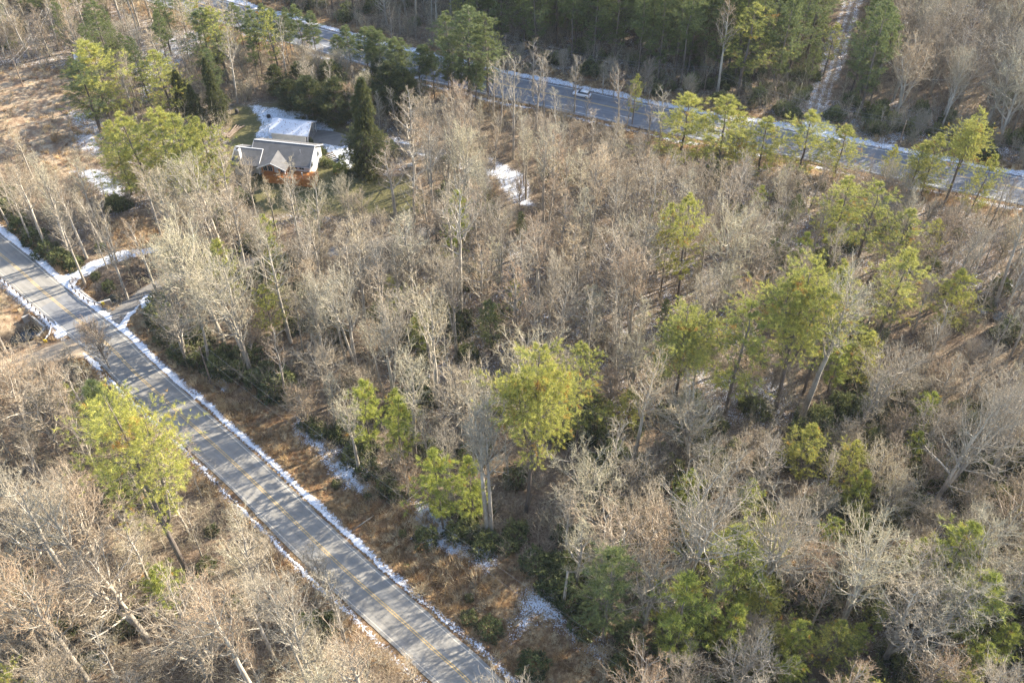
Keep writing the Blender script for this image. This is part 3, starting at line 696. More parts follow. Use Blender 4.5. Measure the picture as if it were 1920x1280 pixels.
# ------------------------------------------------------------------ plants: growing the kinds
def norm(v): return v/(np.linalg.norm(v, axis=-1, keepdims=True)+1e-9)
def spawn(P, R, n, t0, t1, ang, angv, Lf, npts, up, wob, rf, rng, rmin=0.008, tiers=0):
    """children of polylines P (m,k,3); n per parent; Lf(t, parentlen, rng)->length"""
    m, k, _ = P.shape
    pi_ = np.repeat(np.arange(m), n); t = np.tile(np.linspace(t0, t1, n), m)+rng.uniform(-.5, .5, m*n)*(t1-t0)/max(n, 1)
    if tiers: t = np.round(t*tiers)/tiers+rng.normal(0, 0.0035, m*n)
    t = np.clip(t, 0.02, 0.995); s = t*(k-1); i = np.minimum(s.astype(int), k-2); f = (s-i)[:,None]
    p = P[pi_,i]*(1-f)+P[pi_,i+1]*f; r = R[pi_,i]*(1-f[:,0])+R[pi_,i+1]*f[:,0]
    T = norm(P[pi_,i+1]-P[pi_,i]); az = np.tile(np.arange(n)*2.4, m)+np.repeat(rng.uniform(0, 6.28, m), n)+rng.uniform(-.5,.5,m*n)
    a = np.where(np.abs(T[:,2:3]) > 0.9, np.array([[1.,0,0]]), np.array([[0,0,1.]])); U = norm(np.cross(T, a)); V = np.cross(T, U)
    N = U*np.cos(az)[:,None]+V*np.sin(az)[:,None]; th = np.radians(ang+rng.normal(0, angv, m*n))[:,None]
    D = norm(T*np.cos(th)+N*np.sin(th)); pl = np.linalg.norm(np.diff(P, axis=1), axis=2).sum(1)[pi_]
    L = Lf(t, pl, rng); Q = np.zeros((m*n, npts, 3)); Q[:,0] = p
    for j in range(1, npts):
        D = norm(D+np.array([0,0,up])/(npts-1)*2+rng.normal(0, wob, D.shape)/(npts-1)**.5); Q[:,j] = Q[:,j-1]+D*(L/(npts-1))[:,None]
    r0 = np.maximum(np.minimum(r*rf, L*0.03+rmin), rmin); RR = r0[:,None]*np.linspace(1, 0.25, npts)[None]
    return Q, np.maximum(RR, rmin*0.5)
def tubes(P, R, k=3):
    m, n, _ = P.shape; T = norm(np.gradient(P, axis=1)); a = np.where(np.abs(T[...,2:3]) > 0.9, np.array([1.,0,0]), np.array([0,0,1.]))
    U = norm(np.cross(T, a)); V = np.cross(T, U); an = np.arange(k)*2*pi/k
    vs = P[:,:,None]+R[:,:,None,None]*(U[:,:,None]*np.cos(an)[:,None]+V[:,:,None]*np.sin(an)[:,None])
    idx = np.arange(m*n*k).reshape(m, n, k); nx_ = np.roll(idx, -1, 2)
    F = np.stack([idx[:,:-1], nx_[:,:-1], nx_[:,1:], idx[:,1:]], -1).reshape(-1, 4)
    return vs.reshape(-1, 3), F
def spikes(P, w, rng):
    """thin single triangles per polyline (first to last point)"""
    a = P[:,0]; b = P[:,-1]; d = norm(b-a); u = norm(np.cross(d, rng.normal(0,1,d.shape)))*w
    V = np.stack([a-u, a+u, b], 1).reshape(-1, 3); return V, np.arange(len(V)).reshape(-1, 3)
def merge(parts):
    Vs, Fs, A = [], [], []; o = 0
    for V, F, a in parts: Vs.append(V); Fs.append(F+o); A.append(np.full(len(V), a) if np.isscalar(a) else a); o += len(V)
    return np.concatenate(Vs), Fs, np.concatenate(A)
def bare(seed, H=24, clear=0.42, limbs=20, ang=48, L0=6.0, shape='round', up=0.35, r0=0.30, br=6, tw=5, spg=2, lean=0.03, fork=0, tf=1.0):
    g = np.random.RandomState(seed); n = 11
    def trunk(x0, h, dx, dy, r):
        t = np.linspace(0, 1, n); w = np.cumsum(g.normal(0, 0.13, (n, 2)), 0)*t[:,None]
        return np.stack([x0[0]+dx*t*h+w[:,0], x0[1]+dy*t*h+w[:,1], x0[2]+t*h], 1)[None], (r*(1-t)**0.8+0.03)[None]
    r0 = r0*1.25; T = [trunk((0,0,-0.4), H*0.93, g.normal(0,lean), g.normal(0,lean), r0)]
    for q in range(fork):
        z = H*g.uniform(.12, .4); a = g.uniform(0, 6.28); i = z/(H*.93)*(n-1); p = T[0][0][0][int(i)]
        T.append(trunk(p, (H-z)*g.uniform(.78,.95), 0.22*cos(a), 0.22*sin(a), r0*0.62))
    TP = np.concatenate([t[0] for t in T]); TR = np.concatenate([t[1] for t in T])
    def Lf(t, pl, rng):
        q = np.clip((t-clear)/(1-clear), 0, 1)
        if shape == 'round': e = np.sqrt(np.clip(1-(q*1.15-0.25)**2/0.9, 0.03, 1))
        elif shape == 'cone': e = 1.05-q*0.85
        elif shape == 'vase': e = 0.75+0.35*np.sin(q*2.6)-0.35*q
        else: e = 0.8-0.5*q
        return L0*e*rng.uniform(.65, 1.15, len(t))
    LP, LR = spawn(TP, TR, limbs, clear, 0.99, ang, 9, Lf, 6, up, 0.28, 0.62, g, 0.055)
    BP, BR = spawn(LP, LR, br, 0.22, 0.98, 38, 10, lambda t, pl, r: pl*(0.50-0.22*t)*r.uniform(.6,1.2,len(t)), 4, 0.25, 0.32, 0.65, g, 0.034)
    WPn, WR = spawn(BP, BR, tw, 0.2, 0.98, 38, 12, lambda t, pl, r: pl*0.48*r.uniform(.6,1.2,len(t))+0.2, 3, 0.18, 0.35, 0.6, g, 0.019)
    SP, SR = spawn(WPn, WR, spg, 0.15, 1.0, 36, 12, lambda t, pl, r: pl*0.42*r.uniform(.6,1.2,len(t))+0.16, 2, 0.1, 0.2, 0.6, g, 0.008)
    # small dead side twigs low on the trunk
    DP, DR = spawn(TP[:1], TR[:1], 9, 0.15, clear, 75, 10, lambda t, pl, r: r.uniform(.5, 2.2, len(t)), 3, 0.1, 0.3, 0.2, g, 0.012)
    v1, f1 = tubes(TP, TR, 7); v2, f2 = tubes(LP, LR, 4); v5, f5 = tubes(DP, DR, 3)
    V, Fs, _ = merge([(v1,f1,0),(v2,f2,0),(v5,f5,0)])
    mt = mesh_np('trunk', V, Fs, M['bark'], True)
    v3, f3 = tubes(BP, BR*tf, 3); v4, f4 = tubes(WPn, WR*1.15*tf, 3); v6, f6 = spikes(SP, 0.021*tf, g)
    V, Fs, A = merge([(v3,f3,0.0),(v4,f4,0.45),(v6,f6,1.0)])
    mc = mesh_np('crown', V, Fs, M['twig'], False, {'tip': A})
    return mt, mc, H
def tufts(C0, D0, n, Lm, w, g, spread=0.6):
    """needle tufts: n thin triangles from each centre"""
    m = len(C0); d = norm(np.repeat(D0, n, 0)+g.normal(0, spread, (m*n, 3))); c = np.repeat(C0, n, 0)+g.normal(0, 0.06, (m*n,3))
    L = Lm*g.uniform(.6, 1.25, (m*n, 1)); u = norm(np.cross(d, g.normal(0,1,d.shape)))*w
    return np.stack([c-u, c+u, c+d*L], 1).reshape(-1, 3), np.arange(m*n*3).reshape(-1, 3)
def pine(seed, H=26, base=0.4, R0=4.5, mat='pine', whorl=1.1, nb=4, r0=0.28, dens=1.0, flat=0.0, fork=0, droop=0.0, shape='pine', sec=8, tl=0.48):
    g = np.random.RandomState(seed); n = 12; t = np.linspace(0, 1, n); w = np.cumsum(g.normal(0, .09, (n,2)), 0)
    TP = [np.stack([w[:,0], w[:,1], -0.4+t*H], 1)]; TR = [r0*(1-t)**0.85+0.02]
    for q in range(fork):
        z = g.uniform(.3,.55); a = g.uniform(0,6.28); p = TP[0][int(z*(n-1))]; h = H*(1-z)*g.uniform(.8,.97)
        TP.append(np.stack([p[0]+cos(a)*R0*0.42*np.sqrt(t), p[1]+sin(a)*R0*0.42*np.sqrt(t), p[2]+t*h], 1)); TR.append(r0*.6*(1-t)**.85+.02)
    TP = np.array(TP); TR = np.array(TR)
    cnt = int(H*(1-base)/whorl*nb); asym = g.uniform(0, 6.28)
    def Lf(tt, pl, r):
        q = np.clip((tt-base)/(1-base), 0, 1)
        if shape == 'pine': e = np.minimum(1, 0.42+q*2.2)*np.clip((1-q)**0.72*1.15+0.07, 0, 1)
        elif shape == 'dome': e = np.minimum(1, 0.45+q*1.5)*np.clip(1.12*(1-q)**0.55+0.05, 0, 1)
        else: e = (1-q)**0.85+0.04
        lump = 1+0.32*np.sin(q*14+seed)
        return R0*e*lump*r.uniform(.55, 1.15, len(tt))
    BP, BR = spawn(TP, TR, cnt, base, 0.985, 80 if shape != 'cone' else 88, 6, Lf, 6, 0.20-droop, 0.12, 0.30, g, 0.02, 0 if shape == 'cone' else int(H/1.55))
    SP, SR = spawn(BP, BR, sec, 0.30, 0.98, 48, 9, lambda tt, pl, r: pl*(0.42-0.20*tt)*r.uniform(.6,1.2,len(tt))+0.25, 4, 0.12-droop*0.6, 0.18, 0.5, g, 0.008)
    SP[:,:,2] = SP[:,:1,2]+(SP[:,:,2]-SP[:,:1,2])*(0.38)
    cs, ds, ag = [], [], []
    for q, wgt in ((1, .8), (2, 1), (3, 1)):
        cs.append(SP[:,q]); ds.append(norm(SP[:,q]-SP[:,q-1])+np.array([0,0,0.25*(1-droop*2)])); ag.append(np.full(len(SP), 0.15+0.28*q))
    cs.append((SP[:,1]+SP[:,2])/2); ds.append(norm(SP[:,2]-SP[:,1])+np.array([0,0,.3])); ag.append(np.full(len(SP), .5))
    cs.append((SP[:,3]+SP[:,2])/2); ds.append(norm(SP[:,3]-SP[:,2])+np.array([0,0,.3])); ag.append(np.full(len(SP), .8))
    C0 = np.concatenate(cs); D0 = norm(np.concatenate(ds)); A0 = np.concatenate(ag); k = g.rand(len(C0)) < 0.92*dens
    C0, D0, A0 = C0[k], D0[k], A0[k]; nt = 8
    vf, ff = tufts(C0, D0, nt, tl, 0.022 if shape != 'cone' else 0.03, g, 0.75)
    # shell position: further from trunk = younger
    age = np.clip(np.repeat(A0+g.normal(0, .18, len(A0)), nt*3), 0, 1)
    v1, f1 = tubes(TP, TR, 7); v2, f2 = tubes(BP, BR, 3); DPp, DRr = spawn(TP[:1], TR[:1], 14, 0.12, base, 82, 8, lambda tt, pl, r: r.uniform(.5, 2.0, len(tt)), 3, 0, .2, .15, g, .012)
    v5, f5 = tubes(DPp, DRr, 3)
    V, Fs, _ = merge([(v1,f1,0),(v2,f2,0),(v5,f5,0)]); mt = mesh_np('trunk', V, Fs, M['pbark'], True)
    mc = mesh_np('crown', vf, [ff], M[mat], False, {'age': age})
    return mt, mc, H
def shrub(seed, R=1.5, Hh=1.8, mat='rhodo', n=420, leaf=0.16, top=0.5):
    g = np.random.RandomState(seed); d = norm(g.normal(0,1,(n,3))); d[:,2] = np.abs(d[:,2])
    lump = 1+0.22*np.sin(d[:,0]*5+seed)*np.cos(d[:,1]*4+seed*2)+0.12*np.sin(d[:,2]*9+seed)
    c = d*np.array([R, R, Hh])*lump[:,None]*g.uniform(.55, 1.0, (n,1))**0.6
    vf, ff = tufts(c, norm(d+np.array([0,0,.4])), 6, leaf*1.6, leaf*0.34, g, 0.8)
    age = np.clip(np.repeat(c[:,2]/Hh*0.6+g.normal(.2,.2,n), 18), 0, 1)
    return mesh_np('shrub', vf, [ff], M[mat], False, {'age': age})
def brush(seed, Hh=3.0, stems=5, n=3, spread=0.8, mat='brush', tw=4):
    g = np.random.RandomState(seed); a = g.uniform(0, 6.28, stems); r = g.uniform(0, .35, stems)
    D = np.stack([np.cos(a)*spread*.35, np.sin(a)*spread*.35, np.ones(stems)], 1)*Hh*g.uniform(.6,1,(stems,1))
    t = np.linspace(0, 1, 4)[None,:,None]; P = np.stack([np.cos(a)*r, np.sin(a)*r, np.zeros(stems)], 1)[:,None]+D[:,None]*t+g.normal(0,.08,(stems,4,3))*t
    R = np.repeat((0.035*(1-np.linspace(0,.8,4)))[None], stems, 0)
    Q, QR = spawn(P, R, n*2, .25, 1, 40, 10, lambda t, pl, r: pl*0.38*r.uniform(.6,1.2,len(t)), 3, .2, .3, .6, g, .007)
    S_, _ = spawn(Q, QR, tw, .1, 1, 40, 12, lambda t, pl, r: pl*0.4*r.uniform(.6,1.2,len(t))+.1, 2, .1, .2, .6, g, .006)
    v1, f1 = tubes(P, R, 3); v3, f3 = spikes(Q, .024, g); v2, f2 = spikes(S_, .018, g)
    V, Fs, _ = merge([(v1,f1,0),(v3,f3,0),(v2,f2,0)]); return mesh_np('brush', V, Fs, M[mat])
def tussock(seed, Hh=0.6, n=26):
    g = np.random.RandomState(seed); c = g.normal(0, .18, (n,3))*np.array([1,1,0]); d = norm(np.stack([g.normal(0,.5,n), g.normal(0,.5,n), np.ones(n)], 1))
    return mesh_np('tuft', *(lambda v, f: (v, [f]))(*tufts(c, d, 2, Hh, .022, g, .25)), M['grass'])
BARE = {}
for i in range(4): BARE['tall%d' % i] = bare(10+i, 26, 0.50, 18, 44, 5.0, 'round', 0.45, 0.30)
for i in range(3): BARE['tulip%d' % i] = bare(20+i, 27, 0.52, 22, 40, 6.0, 'vase', 0.55, 0.32, fork=0 if i else 1)
for i in range(3): BARE['broad%d' % i] = bare(30+i, 20, 0.32, 17, 56, 6.4, 'round', 0.30, 0.30, br=6, fork=2)
for i in range(3): BARE['slim%d' % i] = bare(40+i, 18, 0.38, 15, 46, 3.3, 'round', 0.4, 0.14, br=5, tw=4, spg=2, lean=.05, tf=.6)
for i in range(2): BARE['cone%d' % i] = bare(50+i, 22, 0.22, 34, 62, 5.2, 'cone', 0.42, 0.26, br=6)
for i in range(3): BARE['low%d' % i] = bare(60+i, 11, 0.15, 16, 55, 4.2, 'round', 0.3, 0.14, br=6, tw=4, spg=2, fork=2)
PINE = {}
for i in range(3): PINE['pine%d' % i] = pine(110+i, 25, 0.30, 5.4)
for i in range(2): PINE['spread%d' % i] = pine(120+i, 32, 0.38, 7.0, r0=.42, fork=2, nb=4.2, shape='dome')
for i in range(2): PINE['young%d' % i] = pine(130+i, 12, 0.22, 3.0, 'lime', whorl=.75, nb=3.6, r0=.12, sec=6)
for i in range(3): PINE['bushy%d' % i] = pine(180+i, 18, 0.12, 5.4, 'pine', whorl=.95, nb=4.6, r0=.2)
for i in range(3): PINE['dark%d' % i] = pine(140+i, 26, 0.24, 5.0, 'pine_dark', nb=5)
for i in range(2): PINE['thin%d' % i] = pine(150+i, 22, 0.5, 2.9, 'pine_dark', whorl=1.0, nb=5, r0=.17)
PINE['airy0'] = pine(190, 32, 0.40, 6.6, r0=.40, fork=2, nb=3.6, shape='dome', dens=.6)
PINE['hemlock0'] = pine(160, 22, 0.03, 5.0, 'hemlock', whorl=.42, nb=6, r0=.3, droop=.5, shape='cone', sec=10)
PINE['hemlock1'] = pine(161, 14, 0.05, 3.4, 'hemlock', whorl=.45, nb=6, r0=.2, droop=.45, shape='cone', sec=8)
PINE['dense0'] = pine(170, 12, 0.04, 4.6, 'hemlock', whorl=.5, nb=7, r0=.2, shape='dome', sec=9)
# ------------------------------------------------------------------ planting
rng = np.random.RandomState(99); R3 = random.Random(99)
LAND = []      # (phrase, px, py) of things a label can lean on
PEND = []      # plants waiting for a label
ALLP = []      # x, y of every plant placed so far
def put(kinds, var, x, y, h, name, cat, group, label=None, phrase=None, rz=None, wide=1.0):
    mt, mc, H = kinds[var]; s = h/H; z = gz(x, y)
    o = bpy.data.objects.new(name, None); C.objects.link(o); o.location = (x, y, z)
    o.rotation_euler = (rng.normal(0, .025), rng.normal(0, .025), rng.uniform(0, 6.28) if rz is None else rz); o.scale = (s*wide, s*wide, s)
    o['category'] = cat; o['group'] = group
    link('trunk', mt, o); link('crown', mc, o); ALLP.append((x, y))
    a = proj(x, y, z+h*0.62)
    if label: o['label'] = label
    else: PEND.append([o, a[0], a[1], var, cat, h])
    if phrase: LAND.append((phrase, a[0], a[1]))
    return o
PG, BG = 'pines among the bare trees', 'bare winter trees'
PINES = [ # variant, base px, top y, width, label, phrase
 ('spread0', (985,960), 628, .72, 'tallest broad yellow-green pine, double trunked, in the middle foreground', 'the tallest double-trunked pine'),
 ('pine1', (1080,850), 650, .9, 'pale narrow pine pressed against the right side of the tallest pine', None),
 ('spread1', (1450,775), 495, .95, 'broad bright green pine with layered boughs right of the centre', 'the broad layered green pine'),
 ('pine2', (1508,735), 488, .75, 'smaller pine whose top pokes out right of the broad layered green pine', None),
 ('pine0', (1352,790), 565, 1.15, 'pale green leaning pine between the flat yellow crown and the broad layered pine', None),
 ('spread1', (1262,770), 572, 1.1, 'pine with a flat bright yellow crown just right of centre', 'the flat yellow-crowned pine'),
 ('pine1', (1270,570), 362, .9, 'tall narrow yellow-green pine standing alone above the flat yellow-crowned pine', 'the lone narrow yellow pine'),
 ('pine0', (1236,556), 372, .7, 'slim pine tucked against the left side of the lone narrow yellow pine', None),
 ('pine2', (1548,500), 335, 1.35, 'left one of the cluster of three yellow pines below the highway', 'the cluster of three yellow pines'),
 ('pine0', (1600,505), 338, 1.35, 'middle one of the cluster of three yellow pines below the highway', None),
 ('pine1', (1660,525), 388, 1.35, 'right and lowest one of the cluster of three yellow pines', None),
 ('pine2', (1640,640), 465, 1.35, 'pine glowing yellow down its right side below the cluster of three', 'the pine glowing yellow on one side'),
 ('bushy0', (1768,612), 498, 1.15, 'green pyramid-shaped pine standing apart near the right edge', 'the pyramid-shaped pine'),
 ('spread0', (1770,385), 210, .95, 'tallest roadside pine rising in front of the highway at the right', 'the tallest roadside pine'),
 ('bushy1', (1815,400), 285, 1.0, 'yellow pine hugging the right side of the tallest roadside pine', None),
 ('bushy0', (1275,310), 172, 1.5, 'left of the two pointed green pines in front of the highway', 'the two pointed highway pines'),
 ('bushy2', (1345,315), 178, 1.5, 'right of the two pointed green pines in front of the highway', None),
 ('bushy1', (1372,312), 212, 1.0, 'yellowish pine leaning on the right pointed highway pine', None),
 ('bushy2', (1422,325), 222, 1.5, 'small bushy pine before the highway left of the track entrance', None),
 ('bushy0', (1492,335), 212, 1.5, 'bushy green pine hiding the highway below the track entrance', 'the bushy pine below the track'),
 ('bushy1', (1565,335), 238, 1.5, 'bushy pine right of the track entrance in front of the highway', None),
 ('bushy2', (1658,335), 270, 1.0, 'little pine alone against the grey highway', None),
 ('bushy0', (1700,362), 265, 1.2, 'left pine of a leaning pair over the near highway edge', None),
 ('bushy1', (1728,365), 250, 1.1, 'right pine of a leaning pair over the near highway edge', None),
 ('pine2', (1185,238), 137, .8, 'small slim pine right of the white car', None),
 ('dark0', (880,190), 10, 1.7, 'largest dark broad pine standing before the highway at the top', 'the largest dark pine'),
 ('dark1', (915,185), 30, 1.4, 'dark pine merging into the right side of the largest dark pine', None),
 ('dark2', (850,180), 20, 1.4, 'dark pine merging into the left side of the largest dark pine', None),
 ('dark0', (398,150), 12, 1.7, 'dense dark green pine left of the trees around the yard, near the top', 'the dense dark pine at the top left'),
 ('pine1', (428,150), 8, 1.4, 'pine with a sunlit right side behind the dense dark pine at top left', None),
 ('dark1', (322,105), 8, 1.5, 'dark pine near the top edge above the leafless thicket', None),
 ('bushy2', (208,225), 75, 1.5, 'upper pine of the group beside the tan clearing', 'the pines beside the tan clearing'),
 ('dark2', (190,245), 115, 1.9, 'blue-green bushy pine in front of the group beside the clearing', None),
 ('thin0', (157,185), 105, 1.1, 'thin-stemmed small-topped pine on the clearing side of its group', None),
 ('bushy0', (322,215), 95, 1.5, 'feathery yellow conifer standing left of the yard', 'the feathery yellow conifer'),
 ('bushy1', (245,365), 232, 1.2, 'leftmost pine of the wide yellow-green clump in front of the house yard', 'the wide yellow-green clump'),
 ('bushy0', (285,375), 212, 1.2, 'second pine from the left in the wide yellow-green clump', None),
 ('bushy2', (330,372), 208, 1.2, 'third pine from the left in the wide yellow-green clump', None),
 ('bushy0', (372,378), 215, 1.2, 'fourth pine from the left in the wide yellow-green clump', None),
 ('bushy1', (412,368), 225, 1.2, 'rightmost bright pine of the clump, nearest the chimney', None),
 ('pine2', (445,600), 440, 1.0, 'light green pine behind bare branches above the dark roadside thicket', None),
 ('pine0', (520,655), 535, 1.1, 'faint light green pine low behind the roadside bare trees', None),
 ('young0', (700,845), 710, .85, 'bright young pine at the edge of the verge, upper of a pair', 'the bright pair of verge pines'),
 ('young1', (752,875), 745, .8, 'bright young pine at the edge of the verge, lower of a pair', None),
 ('young0', (832,990), 838, .8, 'young pine with orange browned needles at the verge edge', 'the orange-tinged young pine'),
 ('young1', (885,985), 862, .8, 'green young pine right behind the orange-tinged young pine', None),
 ('airy0', (363,1100), 740, .85, 'big two-trunked pine left of the road with boughs over the asphalt', 'the big pine left of the road'),
 ('thin1', (262,880), 705, 1.3, 'thin-crowned pine whose top touches the left road edge', None),
 ('young0', (325,1150), 1068, 1.2, 'small yellow young pine at the foot of the big pine left of the road', None),
 ('pine2', (60,1380), 1235, 1.0, 'light green pine top in the bottom left corner', 'the pine in the bottom left corner'),
 ('young1', (738,605), 515, 1.2, 'lime-green young pine between dark trunks left of centre', 'the lime-green young pine'),
 ('dark1', (922,665), 558, 1.2, 'dim green pine above and left of the tallest pine', None),
 ('young0', (965,590), 525, 1.0, 'small bright pine top above the dim green pine', None),
 ('young1', (1262,1245), 1098, .95, 'bright rounded pine low in the picture right of the verge', 'the bright rounded low pine'),
 ('young0', (1370,1130), 992, 1.4, 'yellow-green pine up among pale branches above the bright rounded low pine', None),
 ('young1', (1345,1230), 1130, .9, 'spiky green pine just right of the bright rounded low pine', None),
 ('dark2', (1130,1205), 1020, 1.0, 'dim green pine in the shade by the lower end of the verge', None),
 ('young1', (1745,1110), 990, 1.2, 'bright green young pine under the pale crowns at lower right', None),
 ('young0', (1790,1200), 1085, 1.3, 'yellow-green young pine beneath the pale crowns at lower right', None),
 ('young0', (1915,1130), 1035, 1.2, 'pale young pine cut by the right edge near the bottom', None),
 ('dark0', (1240,640), 560, .9, 'dark green pine half hidden left of the flat yellow-crowned pine', None),
 ('pine0', (1385,180), 8, 1.6, 'big pale green pine beyond the highway left of the snowy track', 'the big pale pine beyond the highway'),
 ('pine2', (1545,140), 42, 1.2, 'green pine leaning over the snowy track', None),
 ('dark1', (1515,165), 70, 1.1, 'dark green pine on the left bank of the snowy track', None),
 ('young1', (575,1190), 1155, 1.2, 'small green bush-like pine left of the road near the bottom', None),
]
for v, b, t, w, lab, ph in PINES:
    put(PINE, v, *W(*b), height_of(b, t), 'pine_tree', 'pine', PG, lab, ph, wide=w)
for (v, b, t, w, lab, ph) in [('hemlock0', (690,322), 140, 1.0, 'tall dark conical spruce with a golden tip right of the yard', 'the tall dark cone right of the yard'),
  ('hemlock1', (352,212), 128, 1.0, 'dark pointed spruce between the yellow conifer and the yard', None),
  ('hemlock1', (378,232), 150, .9, 'drab green spruce at the back left of the yard', None),
  ('hemlock0', (415,225), 105, .8, 'tall shaded spruce rising behind the left end of the yard', None)]:
    put(PINE, v, *W(*b), height_of(b, t), 'spruce_tree', 'spruce', 'dark spruces round the yard', lab, ph, wide=w)
for i, (b, t, w) in enumerate([((548,205),150,1.2),((590,225),145,1.25),((632,232),150,1.2),((570,180),118,1.2),((625,190),118,1.25),((735,215),120,1.2),((765,220),130,1.2),((715,180),110,1.1),((520,175),120,1.1)]):
    lab = ['dense dark evergreen at the near left of the mass behind the carport','dense dark evergreen directly behind the carport roof','dense dark evergreen right of the carport opening','dense evergreen in the back row left of the mass behind the carport','dense evergreen in the back row above the parking court','dense dark evergreen just right of the tall dark cone','dark evergreen second to the right of the tall dark cone','dense evergreen behind the tip of the tall dark cone','shaded evergreen at the far left end of the mass behind the carport'][i]
    put(PINE, 'dense0', *W(*b), height_of(b, t), 'evergreen_tree', 'evergreen', 'dense evergreens behind the carport', lab, 'the dense evergreens behind the carport' if i == 1 else None, wide=w)
